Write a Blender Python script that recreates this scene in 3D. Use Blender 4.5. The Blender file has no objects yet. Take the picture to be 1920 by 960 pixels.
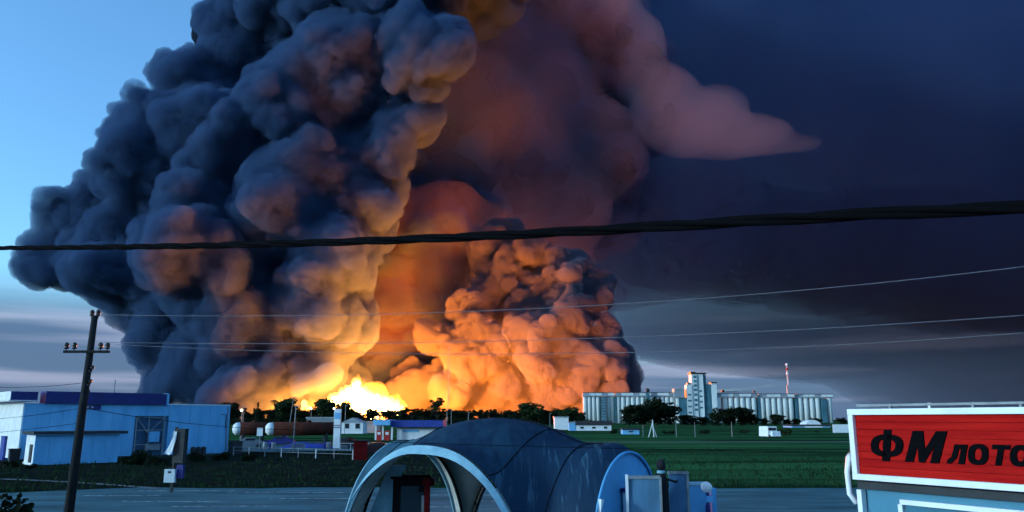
import bpy, bmesh, math, random
import numpy as np
from mathutils import Vector, Matrix, noise as mnoise

R = math.radians
scn = bpy.context.scene
COL = scn.collection

# ------------------------------------------------------------------ camera
CAM_H = 4.0
FPX = 1478.0                      # focal length in pixels of the 1920 px wide photograph
PITCH = math.atan((787 - 480) / FPX)
cam_data = bpy.data.cameras.new('camera')
cam_data.sensor_width = 36.0
cam_data.lens = FPX / 1920.0 * 36.0
cam_data.clip_start = 0.1
cam_data.clip_end = 60000.0
cam = bpy.data.objects.new('camera', cam_data)
cam.location = (0, 0, CAM_H)
cam.rotation_euler = (R(90) + PITCH, 0, 0)
COL.objects.link(cam)
scn.camera = cam

# ------------------------------------------------------------------ sky and sun
SUN_AZ = R(-112)                   # measured from +Y (the view) towards +X; the sun sets out of frame on the left
SUN_EL = R(9)
world = bpy.data.worlds.new('World')
scn.world = world
world.use_nodes = True
wn, wl = world.node_tree.nodes, world.node_tree.links
wn.clear()
w_out = wn.new('ShaderNodeOutputWorld')
w_bg = wn.new('ShaderNodeBackground')
w_sky = wn.new('ShaderNodeTexSky')
w_sky.sky_type = 'NISHITA'
w_sky.sun_disc = False
w_sky.sun_elevation = SUN_EL
w_sky.sun_rotation = SUN_AZ
w_sky.air_density = 1.0
w_sky.dust_density = 1.3
w_sky.ozone_density = 5.0


def wnode(kind, **kw):
    n = wn.new(kind)
    for k, v in kw.items():
        setattr(n, k, v)
    return n


def wmath(op, a, b=None, clamp=False):
    n = wnode('ShaderNodeMath', operation=op, use_clamp=clamp)
    for i, v in enumerate((a, b)):
        if v is None:
            continue
        if isinstance(v, (int, float)):
            n.inputs[i].default_value = v
        else:
            wl.new(v, n.inputs[i])
    return n.outputs[0]


def wmix(blend, fac, a, b):
    n = wnode('ShaderNodeMix', data_type='RGBA', blend_type=blend)
    for sock, v in ((n.inputs[0], fac), (n.inputs[6], a), (n.inputs[7], b)):
        if isinstance(v, (int, float)):
            sock.default_value = v
        elif isinstance(v, tuple):
            sock.default_value = (*v, 1)
        else:
            wl.new(v, sock)
    return n.outputs[2]


# dusk blue cast over the whole sky
tint = wmix('MULTIPLY', 1.0, w_sky.outputs[0], (1.40, 1.48, 1.36))
# streaky evening clouds low over the horizon, all the way round
w_geo = wnode('ShaderNodeTexCoord')
w_sep = wnode('ShaderNodeSeparateXYZ')
wl.new(w_geo.outputs['Generated'], w_sep.inputs[0])
w_map = wnode('ShaderNodeMapping')
w_map.inputs['Scale'].default_value = (3.0, 3.0, 34.0)
wl.new(w_geo.outputs['Generated'], w_map.inputs[0])
w_noi = wnode('ShaderNodeTexNoise')
w_noi.inputs['Scale'].default_value = 1.0
w_noi.inputs['Detail'].default_value = 5.0
w_noi.inputs['Roughness'].default_value = 0.55
wl.new(w_map.outputs[0], w_noi.inputs[0])
low = wnode('ShaderNodeMapRange', interpolation_type='SMOOTHSTEP')
low.inputs[1].default_value = 0.095
low.inputs[2].default_value = 0.17
low.inputs[3].default_value = 1.0
low.inputs[4].default_value = 0.0
wl.new(w_sep.outputs[2], low.inputs[0])
cov = wnode('ShaderNodeMapRange', interpolation_type='SMOOTHSTEP')
cov.inputs[1].default_value = 0.16
cov.inputs[2].default_value = 0.40
wl.new(w_noi.outputs[0], cov.inputs[0])
cfac = wmath('MULTIPLY', low.outputs[0], cov.outputs[0])
cfac = wmath('MULTIPLY', cfac, 0.94)
w_map2 = wnode('ShaderNodeMapping')
w_map2.inputs['Scale'].default_value = (2.2, 2.2, 40.0)
w_map2.inputs['Location'].default_value = (4.3, 8.7, 0.4)
wl.new(w_geo.outputs['Generated'], w_map2.inputs[0])
w_noi2 = wnode('ShaderNodeTexNoise')
w_noi2.inputs['Scale'].default_value = 1.0
w_noi2.inputs['Detail'].default_value = 3.0
wl.new(w_map2.outputs[0], w_noi2.inputs[0])
w_rmp = wnode('ShaderNodeMapRange', interpolation_type='SMOOTHSTEP')
w_rmp.inputs[1].default_value = 0.48
w_rmp.inputs[2].default_value = 0.72
wl.new(w_noi2.outputs[0], w_rmp.inputs[0])
ccol = wmix('MIX', w_rmp.outputs[0], (0.30, 0.52, 1.00), (1.05, 1.2, 1.8))
clouds = wmix('MIX', cfac, tint, ccol)
wl.new(clouds, w_bg.inputs[0])
w_bg.inputs[1].default_value = 0.14
wl.new(w_bg.outputs[0], w_out.inputs[0])

sun_data = bpy.data.lights.new('sun', 'SUN')
sun_data.energy = 1.1
sun_data.angle = R(6)
sun_data.color = (0.50, 0.80, 1.0)
sun = bpy.data.objects.new('sun', sun_data)
sdir = Vector((math.sin(SUN_AZ) * math.cos(SUN_EL), math.cos(SUN_AZ) * math.cos(SUN_EL), math.sin(SUN_EL)))
sun.rotation_euler = sdir.to_track_quat('Z', 'Y').to_euler()
sun.location = (-60, 0, 60)
COL.objects.link(sun)

scn.view_settings.view_transform = 'Standard'
scn.view_settings.look = 'None'
scn.view_settings.exposure = 1.2
scn.view_settings.gamma = 1.0
scn.render.engine = 'CYCLES'
scn.cycles.use_denoising = True
scn.cycles.use_adaptive_sampling = True
scn.cycles.adaptive_threshold = 0.03
scn.cycles.adaptive_min_samples = 12
scn.cycles.max_bounces = 6
scn.cycles.diffuse_bounces = 2
scn.cycles.glossy_bounces = 2
scn.cycles.transmission_bounces = 4
scn.cycles.transparent_max_bounces = 8
scn.cycles.volume_bounces = 2
scn.cycles.sample_clamp_indirect = 4.0


# ------------------------------------------------------------------ helpers
def at(px, py, depth):
    """The point at that depth (metres along +Y) seen at that pixel of the photograph."""
    dx = (px - 960) / FPX
    dz = (480 - py) / FPX
    d = Vector((dx, math.cos(PITCH) - dz * math.sin(PITCH), math.sin(PITCH) + dz * math.cos(PITCH)))
    return Vector((0, 0, CAM_H)) + d * (depth / d.y)


def ground_x(px, depth):
    return at(px, 787, depth).x


def pxm(depth):
    """metres per photograph pixel at that depth"""
    return depth / FPX


def tag(o, label=None, cat=None, group=None, kind=None):
    for k, v in (('label', label), ('category', cat), ('group', group), ('kind', kind)):
        if v:
            o[k] = v
    return o


def empty(name, loc=(0, 0, 0), rz=0.0):
    o = bpy.data.objects.new(name, None)
    COL.objects.link(o)
    o.location = loc
    o.rotation_euler = (0, 0, rz)
    return o


def copy_tree(o, parent=None):
    c = o.copy()
    COL.objects.link(c)
    if parent is not None:
        c.parent = parent
    for ch in list(o.children):
        copy_tree(ch, c)
    return c


class MB:
    """collects simple shapes, then links them as ONE mesh object"""

    def __init__(self):
        self.v, self.f = [], []

    def add(self, vs, fs):
        n = len(self.v)
        self.v += [tuple(v) for v in vs]
        self.f += [tuple(i + n for i in f) for f in fs]
        return self

    def box(self, c, s, rz=0.0, top=None):
        """box with centre c and size s; top = (scale x, scale y) of the upper face"""
        hx, hy, hz = s[0] / 2, s[1] / 2, s[2] / 2
        tx, ty = top or (1, 1)
        ca, sa = math.cos(rz), math.sin(rz)
        vs = []
        for z, kx, ky in ((-hz, 1, 1), (hz, tx, ty)):
            for x, y in ((-hx, -hy), (hx, -hy), (hx, hy), (-hx, hy)):
                x, y = x * kx, y * ky
                vs.append((c[0] + x * ca - y * sa, c[1] + x * sa + y * ca, c[2] + z))
        return self.add(vs, [(3, 2, 1, 0), (4, 5, 6, 7), (0, 1, 5, 4), (1, 2, 6, 5), (2, 3, 7, 6), (3, 0, 4, 7)])

    def tube(self, pts, r, n=8, cap=True):
        """tube along pts; r a number or one per point"""
        pts = [Vector(p) for p in pts]
        rs = r if isinstance(r, (list, tuple)) else [r] * len(pts)
        up = Vector((0, 0, 1))
        rings = []
        for i, p in enumerate(pts):
            t = (pts[min(i + 1, len(pts) - 1)] - pts[max(i - 1, 0)]).normalized()
            a = t.cross(up if abs(t.z) < 0.95 else Vector((1, 0, 0))).normalized()
            b = t.cross(a).normalized()
            rings.append([p + (a * math.cos(k / n * math.tau) + b * math.sin(k / n * math.tau)) * rs[i] for k in range(n)])
        vs = [v for ring in rings for v in ring]
        fs = []
        for i in range(len(pts) - 1):
            for k in range(n):
                k2 = (k + 1) % n
                fs.append((i * n + k, i * n + k2, (i + 1) * n + k2, (i + 1) * n + k))
        if cap:
            fs.append(tuple(range(n))[::-1])
            fs.append(tuple((len(pts) - 1) * n + k for k in range(n)))
        return self.add(vs, fs)

    def lathe(self, prof, c, n=16, axis='Z'):
        """profile of (radius, height) pairs turned about an axis through c"""
        vs, fs = [], []
        for r, h in prof:
            for k in range(n):
                a = k / n * math.tau
                x, y, z = r * math.cos(a), r * math.sin(a), h
                if axis == 'X':
                    x, y, z = h, r * math.cos(a), r * math.sin(a)
                elif axis == 'Y':
                    x, y, z = r * math.sin(a), h, r * math.cos(a)
                vs.append((c[0] + x, c[1] + y, c[2] + z))
        for i in range(len(prof) - 1):
            for k in range(n):
                k2 = (k + 1) % n
                fs.append((i * n + k, i * n + k2, (i + 1) * n + k2, (i + 1) * n + k))
        fs.append(tuple(range(n))[::-1])
        fs.append(tuple((len(prof) - 1) * n + k for k in range(n)))
        return self.add(vs, fs)

    def prism(self, poly, z0, z1):
        """upright prism over a plan polygon"""
        n = len(poly)
        vs = [(x, y, z0) for x, y in poly] + [(x, y, z1) for x, y in poly]
        fs = [tuple(range(n))[::-1], tuple(range(n, 2 * n))]
        fs += [(i, (i + 1) % n, n + (i + 1) % n, n + i) for i in range(n)]
        return self.add(vs, fs)

    def mesh(self, name, smooth=False):
        me = bpy.data.meshes.new(name)
        me.from_pydata(self.v, [], self.f)
        me.update()
        if smooth:
            me.polygons.foreach_set('use_smooth', [True] * len(me.polygons))
        return me

    def build(self, name, mat, parent=None, smooth=False, loc=None, rz=None):
        o = bpy.data.objects.new(name, self.mesh(name, smooth))
        o.data.materials.append(mat)
        COL.objects.link(o)
        if parent is not None:
            o.parent = parent
        if loc is not None:
            o.location = loc
        if rz is not None:
            o.rotation_euler = (0, 0, rz)
        return o


# ------------------------------------------------------------------ materials
def nmath(nt, op, a, b=None, clamp=False):
    n = nt.nodes.new('ShaderNodeMath')
    n.operation = op
    n.use_clamp = clamp
    for i, v in enumerate((a, b)):
        if v is None:
            continue
        if isinstance(v, (int, float)):
            n.inputs[i].default_value = v
        else:
            nt.links.new(v, n.inputs[i])
    return n.outputs[0]


def mat(name, col, rough=0.7, var=0.15, scale=3.0, metal=0.0, bump=0.0, spec=0.3, stretch=(1, 1, 1), col2=None,
        lo=0.35, hi=0.65, detail=5.0):
    """painted or weathered surface: a base colour drifting to a second one in a noise pattern, faint relief"""
    m = bpy.data.materials.new(name)
    m.use_nodes = True
    nt = m.node_tree
    b = nt.nodes['Principled BSDF']
    b.inputs['Roughness'].default_value = rough
    b.inputs['Metallic'].default_value = metal
    b.inputs['Specular IOR Level'].default_value = spec
    tc = nt.nodes.new('ShaderNodeTexCoord')
    mp = nt.nodes.new('ShaderNodeMapping')
    mp.inputs['Scale'].default_value = stretch
    nt.links.new(tc.outputs['Object'], mp.inputs[0])
    no = nt.nodes.new('ShaderNodeTexNoise')
    no.inputs['Scale'].default_value = scale
    no.inputs['Detail'].default_value = detail
    no.inputs['Roughness'].default_value = 0.6
    nt.links.new(mp.outputs[0], no.inputs[0])
    ra = nt.nodes.new('ShaderNodeValToRGB')
    ra.color_ramp.elements[0].position = lo
    ra.color_ramp.elements[1].position = hi
    c2 = col2 or tuple(c * (1 - var) for c in col)
    c1 = col if col2 else tuple(min(1, c * (1 + var * 0.5)) for c in col)
    ra.color_ramp.elements[0].color = (*c2, 1)
    ra.color_ramp.elements[1].color = (*c1, 1)
    nt.links.new(no.outputs[0], ra.inputs[0])
    nt.links.new(ra.outputs[0], b.inputs['Base Color'])
    if bump:
        bu = nt.nodes.new('ShaderNodeBump')
        bu.inputs['Strength'].default_value = bump
        bu.inputs['Distance'].default_value = 0.05
        nt.links.new(no.outputs[0], bu.inputs['Height'])
        nt.links.new(bu.outputs[0], b.inputs['Normal'])
    return m


def smoke_surface(name, col, bump_scales=((0.035, 9.0), (0.09, 3.5))):
    m = bpy.data.materials.new(name)
    m.use_nodes = True
    nt = m.node_tree
    nt.nodes.clear()
    out = nt.nodes.new('ShaderNodeOutputMaterial')
    d = nt.nodes.new('ShaderNodeBsdfDiffuse')
    d.inputs['Color'].default_value = (*col, 1)
    d.inputs['Roughness'].default_value = 1.0
    geo = nt.nodes.new('ShaderNodeNewGeometry')
    last = None
    for sc, dist in bump_scales:
        no = nt.nodes.new('ShaderNodeTexVoronoi')
        no.feature = 'SMOOTH_F1'
        no.inputs['Smoothness'].default_value = 0.35
        no.inputs['Scale'].default_value = sc
        no.inputs['Detail'].default_value = 1.0
        nt.links.new(geo.outputs['Position'], no.inputs['Vector'])
        inv = nmath(nt, 'SUBTRACT', 1.0, no.outputs['Distance'])
        bu = nt.nodes.new('ShaderNodeBump')
        bu.inputs['Strength'].default_value = 0.8
        bu.inputs['Distance'].default_value = dist
        nt.links.new(inv, bu.inputs['Height'])
        if last is not None:
            nt.links.new(last, bu.inputs['Normal'])
        last = bu.outputs[0]
    nt.links.new(last, d.inputs['Normal'])
    nt.links.new(d.outputs[0], out.inputs['Surface'])
    return m


def smoke_volume(name, col, density, aniso=0.0):
    m = bpy.data.materials.new(name)
    m.use_nodes = True
    nt = m.node_tree
    nt.nodes.clear()
    out = nt.nodes.new('ShaderNodeOutputMaterial')
    v = nt.nodes.new('ShaderNodeVolumePrincipled')
    v.inputs['Color'].default_value = (*col, 1)
    v.inputs['Density'].default_value = density
    v.inputs['Anisotropy'].default_value = aniso
    nt.links.new(v.outputs[0], out.inputs['Volume'])
    m.cycles.homogeneous_volume = True
    return m


def glow(name, col, strength):
    m = bpy.data.materials.new(name)
    m.use_nodes = True
    nt = m.node_tree
    nt.nodes.clear()
    out = nt.nodes.new('ShaderNodeOutputMaterial')
    e = nt.nodes.new('ShaderNodeEmission')
    e.inputs[0].default_value = (*col, 1)
    e.inputs[1].default_value = strength
    nt.links.new(e.outputs[0], out.inputs['Surface'])
    return m


def flame_volume(name, col, strength, density=0.002):
    m = smoke_volume(name, (0.5, 0.4, 0.3), density)
    v = next(n for n in m.node_tree.nodes if n.type == 'PRINCIPLED_VOLUME')
    v.inputs['Emission Color'].default_value = (*col, 1)
    v.inputs['Emission Strength'].default_value = strength
    return m


# ------------------------------------------------------------------ smoke and fire
def worley(p, seed):
    """distance to the nearest of one random point per unit cell, for each row of p"""
    base = np.floor(p).astype(np.int64)
    best = np.full(len(p), 9.0)
    for dx in (-1, 0, 1):
        for dy in (-1, 0, 1):
            for dz in (-1, 0, 1):
                c = base + np.array((dx, dy, dz))
                h = (c[:, 0] * 73856093) ^ (c[:, 1] * 19349663) ^ (c[:, 2] * 83492791) ^ (seed * 2654435761)
                d2 = np.zeros(len(p))
                for k in range(3):
                    h = (h * 1103515245 + 12345 + k * 7919) & 0x7fffffff
                    h ^= h >> 13
                    r = (h & 0xffff) / 65535.0
                    d2 += (c[:, k] + r - p[:, k]) ** 2
                best = np.minimum(best, d2)
    return np.sqrt(best)


def remesh(me, voxel):
    tmp = bpy.data.objects.new('tmp', me)
    COL.objects.link(tmp)
    md = tmp.modifiers.new('r', 'REMESH')
    md.mode = 'VOXEL'
    md.voxel_size = voxel
    dg = bpy.context.evaluated_depsgraph_get()
    res = bpy.data.meshes.new_from_object(tmp.evaluated_get(dg))
    bpy.data.objects.remove(tmp)
    bpy.data.meshes.remove(me)
    return res


def puff_mesh(name, spheres, voxel, levels, seed, clean=False, bend=0.0, fine=()):
    """union of the spheres, swollen by ever smaller billows"""
    ico = bmesh.new()
    bmesh.ops.create_icosphere(ico, subdivisions=3, radius=1.0)
    iv = np.array([v.co[:] for v in ico.verts])
    ifc = np.array([[v.index for v in f.verts] for f in ico.faces])
    ico.free()
    vs, fs, n = [], [], 0
    for c, r in spheres:
        vs.append(iv * np.array(r) + np.array(c))
        fs.append(ifc + n)
        n += len(iv)
    vs = np.concatenate(vs)
    fs = np.concatenate(fs)
    me = bpy.data.meshes.new(name)
    me.from_pydata(vs.tolist(), [], fs.tolist())
    res = remesh(me, voxel)
    nv = len(res.vertices)
    co = np.empty(nv * 3)
    res.vertices.foreach_get('co', co)
    co = co.reshape(-1, 3)
    if bend:           # squeeze and shear the round puffs into uneven masses
        wr = np.random.RandomState(seed + 91)
        for lam in (260, 140, 75, 40):
            for _ in range(3):
                k = wr.normal(size=(3, 3)) * (2.6 / lam)
                co = co + bend * lam * 0.05 * np.sin(co @ k + wr.uniform(0, 6.28, 3))
        res.vertices.foreach_set('co', co.ravel())
        res.update()
    plan = list(levels) + [None] * bool(clean) + list(fine)
    for i, lv in enumerate(plan):
        if lv is None:      # no folds: a volume must be entered and left once
            res = remesh(res, voxel)
            nv = len(res.vertices)
            co = np.empty(nv * 3)
            res.vertices.foreach_get('co', co)
            co = co.reshape(-1, 3)
            continue
        s, amp = lv
        nr = np.empty(nv * 3)
        res.vertices.foreach_get('normal', nr)
        nr = nr.reshape(-1, 3)
        q = co / s
        wr = np.random.RandomState(seed * 7 + i)
        warp = np.zeros_like(q)
        for _ in range(5):
            k = wr.normal(size=(3, 3)) * wr.uniform(1.2, 3.6)
            warp += 0.13 * np.sin(q @ k + wr.uniform(0, 6.28, 3))
        w = worley(q + warp + 17.3, seed + i)
        bulge = np.sqrt(np.clip(1.0 - (w / 0.95) ** 2, 0, 1)) - 0.55
        # creases between billows are eased, strengths drift from place to place
        drift = 0.25 + 1.5 * np.clip(1.05 - worley(co / (s * 3.3) + 5.1, seed + 31 + i), 0, 1) ** 1.3
        co = co + nr * (bulge * amp * drift)[:, None]
        res.vertices.foreach_set('co', co.ravel())
        res.update()
    res.name = name
    res.polygons.foreach_set('use_smooth', [True] * len(res.polygons))
    return res


def grow(seeds, rng, kids=(7, 5), shrink=(0.52, 0.45), keep=None):
    """each (centre, radius) grows smaller puffs on its skin, and those again"""
    out = [(Vector(c), r) for c, r in seeds]
    layer = list(out)
    for n, k in zip(kids, shrink):
        nxt = []
        for c, r in layer:
            for _ in range(n):
                d = Vector((rng.gauss(0, 1), rng.gauss(0, 0.8) - 0.3, rng.gauss(0, 1))).normalized()
                r2 = r * k * rng.uniform(0.7, 1.25)
                c2 = c + d * (r * rng.uniform(0.8, 1.0))
                if c2.z - r2 < -r2 * 0.8:
                    continue
                nxt.append((c2, r2))
        out += nxt
        layer = nxt
    return out


def link_mesh(name, me, material):
    o = bpy.data.objects.new(name, me)
    me.materials.clear()
    me.materials.append(material)
    COL.objects.link(o)
    return o


def smoke_body(pix, voxel, levels, seed, core_name, core_mat, skin_mat, kids=(7, 5), shrink=(0.52, 0.45), fringe=None, extra=()):
    """a dense core and, round it, the billowing smoke proper"""
    rng = random.Random(seed)
    seeds = [(at(px, py, dep), rpx * pxm(dep)) for px, py, dep, rpx in pix]
    balls = grow(seeds, rng, kids, shrink)
    skin = link_mesh('smoke_billows', puff_mesh('smoke_billows', balls, voxel, levels[:-2], seed, True, bend=1.0, fine=levels[-2:]), skin_mat)
    inner = [(c, r * 0.80 - 14) for c, r in balls if r * 0.80 - 14 > 8] + [(at(px, py, dep), rpx * pxm(dep)) for px, py, dep, rpx in extra]
    core = link_mesh(core_name, puff_mesh(core_name, inner, voxel * 1.6, levels[:2], seed, bend=1.0), core_mat)
    out = [core, skin]
    if fringe:
        halo = [(c, r * 1.08 + 9) for c, r in balls if r > 24]
        out.append(link_mesh('smoke_fringe', puff_mesh('smoke_fringe', halo, 13, ((120, 26), (55, 20), (28, 10)), seed + 5, True, bend=0.9), fringe))
    return out


SMOKE = smoke_surface('soot_smoke', (0.035, 0.05, 0.085), ((0.07, 5.0), (0.16, 2.2)))
LV = ((190, 16), (85, 20), (40, 16), (21, 10.5), (11, 5.5))
FIRE_D = 1500.0

# the near column that leans up and away to the left of the fire
# (px, py, depth, radius in px)
left_pix = [
    (100, 480, 1750, 45), (150, 430, 1750, 55), (190, 380, 1750, 60), (250, 520, 1720, 80), (330, 610, 1690, 65), (380, 690, 1660, 55), (170, 510, 1740, 50),
    (420, 735, 1640, 40), (330, 705, 1680, 35),
    (280, 250, 1800, 60), (340, 350, 1720, 110), (430, 480, 1650, 110), (470, 610, 1620, 85), (520, 700, 1600, 70),
    (380, 190, 1800, 70), (480, 290, 1680, 120), (560, 420, 1620, 105), (590, 560, 1600, 70), (610, 660, 1590, 50),
    (480, 90, 1800, 80), (600, 190, 1650, 110), (650, 320, 1620, 80), (680, 440, 1610, 45), (660, 600, 1600, 30),
    (640, 592, 1540, 16), (692, 612, 1560, 9), (700, 385, 1570, 26), (735, 300, 1580, 28), (640, 470, 1560, 24), (785, 225, 1600, 28), (600, 520, 1560, 26), (560, 20, 1780, 100), (730, 120, 1620, 100), (750, 250, 1610, 50), (700, 0, 1680, 120), (820, -60, 1700, 130),
]
right_pix = [
    (1140, 715, 1720, 42), (1080, 705, 1700, 60), (1000, 725, 1700, 50), (920, 725, 1700, 45), (1125, 630, 1720, 36), (1150, 670, 1720, 30),
    (1060, 610, 1700, 50), (980, 650, 1690, 56), (890, 660, 1690, 42), (1060, 520, 1720, 36), (950, 500, 1730, 36), (1000, 480, 1740, 30),
    (860, 710, 1700, 42), (835, 625, 1700, 20), (1010, 570, 1710, 32), (1105, 560, 1720, 32), (905, 480, 1740, 28), (925, 440, 1760, 20),
    (880, 570, 1710, 24), (905, 545, 1750, 32), (930, 560, 1760, 30), (790, 730, 1720, 30),
]
def soft_blob(name, pix, voxel, levels, seed, material):
    seeds = []
    for px, py, dep, rpx, *fl in pix:
        r = rpx * pxm(dep)
        fx, fy, fz = fl[0] if fl else (1, 1, 1)
        seeds.append((at(px, py, dep), (r * fx, r * fy, r * fz)))
    me = puff_mesh(name, seeds, voxel, levels, seed, True)
    o = bpy.data.objects.new(name, me)
    me.materials.append(material)
    COL.objects.link(o)
    return o



LVB = ((85, 14), (44, 16), (25, 13), (12.5, 8.0))
KIDS, SHRINK = (8, 6, 3), (0.52, 0.46, 0.44)
BILLOW = smoke_volume('billowing_smoke', (0.098, 0.178, 0.335), 0.050)
BILLOW2 = smoke_volume('fire_lit_smoke', (0.16, 0.19, 0.27), 0.080)
c_, k_ = smoke_body(left_pix, 5.4, LV, 3, 'smoke_column', SMOKE, BILLOW, KIDS, SHRINK,
                    extra=[(245, 385, 1765, 42), (215, 440, 1770, 42), (385, 20, 1800, 20), (400, 40, 1800, 26), (330, 270, 1790, 40)])
tag(c_, 'dark billowing smoke column leaning up the left of the sky', 'smoke', kind='stuff')
tag(k_, 'rolling billows of the dark smoke column at left', 'smoke', kind='stuff')
c_, k_ = smoke_body(right_pix, 4.2, LVB, 8, 'smoke_bank', SMOKE, BILLOW2, (9, 7, 4), (0.46, 0.44, 0.44))
tag(c_, 'fire-lit orange smoke bank between the flames and the grain silos', 'smoke', kind='stuff')
tag(k_, 'rolling billows of the orange smoke bank at right', 'smoke', kind='stuff')
mid_pix = [(640, 700, 1740, 50), (700, 680, 1790, 55), (770, 700, 1800, 55), (830, 660, 1800, 45), (690, 590, 1800, 45), (760, 590, 1830, 50), (820, 560, 1850, 45),
           (710, 500, 1820, 40), (780, 480, 1860, 45), (850, 470, 1870, 40), (740, 400, 1850, 38), (810, 380, 1890, 38), (760, 310, 1880, 36), (560, 740, 1700, 30), (880, 380, 1900, 30)]
c_, k_ = smoke_body(mid_pix, 6.0, LV[1:], 17, 'smoke_heart', SMOKE, BILLOW, (9, 7, 3), SHRINK)
tag(c_, 'glowing smoke wall straight behind the tallest flames', 'smoke', kind='stuff')
tag(k_, 'soft glowing billows straight behind the tallest flames', 'smoke', kind='stuff')

# the soft crown of the fire's smoke, where the two masses join and drift off to the right
CROWN = smoke_volume('soft_high_smoke', (0.22, 0.22, 0.37), 0.0085)
LVC = ((200, 26), (95, 26), (48, 17), (25, 11))
top_pix = [(800, 250, 2000, 60), (860, 340, 1990, 60), (900, 190, 2050, 80), (970, 310, 2050, 70), (1000, 120, 2100, 90), (1080, 230, 2150, 80), (850, 60, 2050, 90), (960, 0, 2100, 110),
           (1110, 60, 2200, 110), (1180, 160, 2250, 70), (930, 420, 2000, 50), (1030, 400, 2090, 55), (1120, 340, 2170, 65), (1140, 450, 2200, 50), (1210, 260, 2300, 60), (1200, 380, 2280, 60)]
c_, k_ = smoke_body(top_pix, 11.0, LVC, 43, 'smoke_crown', SMOKE, CROWN, (7, 5, 2), (0.5, 0.46, 0.44))
tag(c_, 'soft purple smoke crown above the orange smoke bank', 'smoke', kind='stuff')
tag(k_, 'soft drifting billows of the purple smoke crown', 'smoke', kind='stuff')

# the broad shroud of thin smoke that drifts off to the right behind the columns
SHROUD = smoke_volume('drifting_smoke', (0.10, 0.19, 0.41), 0.0030)
sh_pix = [(760, 560, 2150, 190), (900, 480, 2150, 210), (850, 250, 2200, 290), (1000, 600, 2150, 130), (960, 330, 2250, 220), (1030, 480, 2250, 150), (1120, 330, 2450, 260, (1.2, 0.8, 1)),
          (1180, 100, 2600, 330, (1.2, 0.8, 1.1)), (1380, 200, 2720, 350, (1.3, 0.8, 1.1)), (1580, 190, 2840, 400, (1.4, 0.8, 1.05)), (1820, 180, 2960, 460, (1.5, 0.8, 1.02)),
          (2120, 180, 3080, 500, (1.6, 0.8, 1.0)), (2550, 170, 3200, 540, (1.8, 0.8, 0.95)), (1150, -250, 2700, 400, (1.5, 1, 1)), (620, 620, 2150, 120)]
o = soft_blob('smoke_shroud', sh_pix, 32, ((420, 46), (200, 44), (100, 22)), 5, SHROUD)
tag(o, 'smooth dark blue smoke shroud filling the sky at right', 'smoke', kind='stuff')

# its ragged under side, thinner, trailing in flat streaks over the silos
SKIRT = smoke_volume('trailing_smoke', (0.20, 0.24, 0.36), 0.0019)
sk_pix = [(1250, 480, 3000, 180, (1.8, 1.4, 0.9)), (1900, 540, 3300, 210, (5.0, 1.5, 0.9)), (1500, 560, 3100, 140, (3.2, 1.6, 0.75)), (1270, 560, 3000, 110, (1.5, 2, 0.55)),
          (2150, 640, 3300, 160, (4.0, 1.6, 0.8)), (1850, 670, 3200, 90, (4.0, 1.6, 0.6)), (2050, 715, 3300, 120, (4.0, 1.6, 0.8))]
o = soft_blob('smoke_skirt', sk_pix, 30, ((320, 26), (130, 14)), 15, SKIRT)
tag(o, 'ragged thin underside of the smoke shroud above the silos', 'smoke', kind='stuff')

# thin smoke behind the fire that catches its light
VEIL = smoke_volume('fire_veil', (0.55, 0.44, 0.46), 0.0020)
o = soft_blob('smoke_veil', [(790, 440, 1990, 90), (860, 500, 1980, 80), (840, 390, 2000, 90), (800, 320, 2010, 90), (940, 400, 2000, 110), (960, 290, 2020, 120), (900, 190, 2040, 115), (1020, 180, 2070, 110),
                             (1050, 390, 2040, 90), (900, 480, 2030, 130), (1000, 520, 2060, 110), (900, 70, 2090, 140), (1050, 50, 2120, 140), (1110, 280, 2100, 100), (800, 150, 2020, 110)], 22, ((200, 40), (90, 34), (45, 16)), 6, VEIL)
tag(o, 'thin glowing smoke veil rising behind the flames', 'smoke', kind='stuff')

GLOWV = smoke_volume('lit_smoke_haze', (0.62, 0.48, 0.44), 0.0013)
o = soft_blob('smoke_haze', [(740, 640, 1800, 80), (790, 540, 1810, 85), (830, 440, 1830, 90), (760, 430, 1820, 75), (900, 470, 1860, 80), (870, 620, 1800, 70)], 20, ((170, 34), (80, 26), (40, 12)), 33, GLOWV)
tag(o, 'warm brown smoke haze over the flames between the two billowing masses', 'smoke', kind='stuff')

# pale wedge of smoke hanging in front of the shroud
WISP = smoke_volume('pale_wisp', (0.95, 0.94, 0.98), 0.0014)
o = soft_blob('smoke_wisp', [(1300, 236, 2050, 66, (1.5, 1.5, 0.80)), (1385, 256, 2050, 54, (1.9, 1.5, 0.52)), (1465, 269, 2050, 28, (3.0, 1.5, 0.40)), (1245, 195, 2050, 62, (1.0, 1.5, 1.1)), (1345, 212, 2050, 42, (1.4, 1.5, 1)),
                             (1195, 110, 2080, 60, (0.8, 1.5, 1.5)), (1160, 40, 2080, 55, (0.8, 1.5, 1.3))], 11, ((120, 22), (55, 14), (26, 7)), 19, WISP)
tag(o, 'pale mauve wedge of smoke hanging against the dark shroud', 'smoke', kind='stuff')

FIRE_COL = (1.0, 0.175, 0.011)


def fire_and_fill_lamp(name, px, py, dep, power, radius, parent=None):
    ld = bpy.data.lights.new(name, 'POINT')
    ld.energy = power
    ld.color = FIRE_COL
    ld.shadow_soft_size = radius
    lo = bpy.data.objects.new(name, ld)
    lo.location = at(px, py, dep)
    COL.objects.link(lo)
    return lo


fire_root = empty('fire', at(690, 775, FIRE_D))
fire_root.location.z = 0
tag(fire_root, 'white-hot blaze of tall flames above the dark treeline', 'fire')
small_root = empty('fire', at(432, 770, FIRE_D + 100))
small_root.location.z = 0
tag(small_root, 'small pink and orange fire at the left foot of the smoke', 'fire')
mid_root = empty('fire', at(585, 775, FIRE_D - 20))
mid_root.location.z = 0
tag(mid_root, 'small yellow flames between the two round trees', 'fire')

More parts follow.
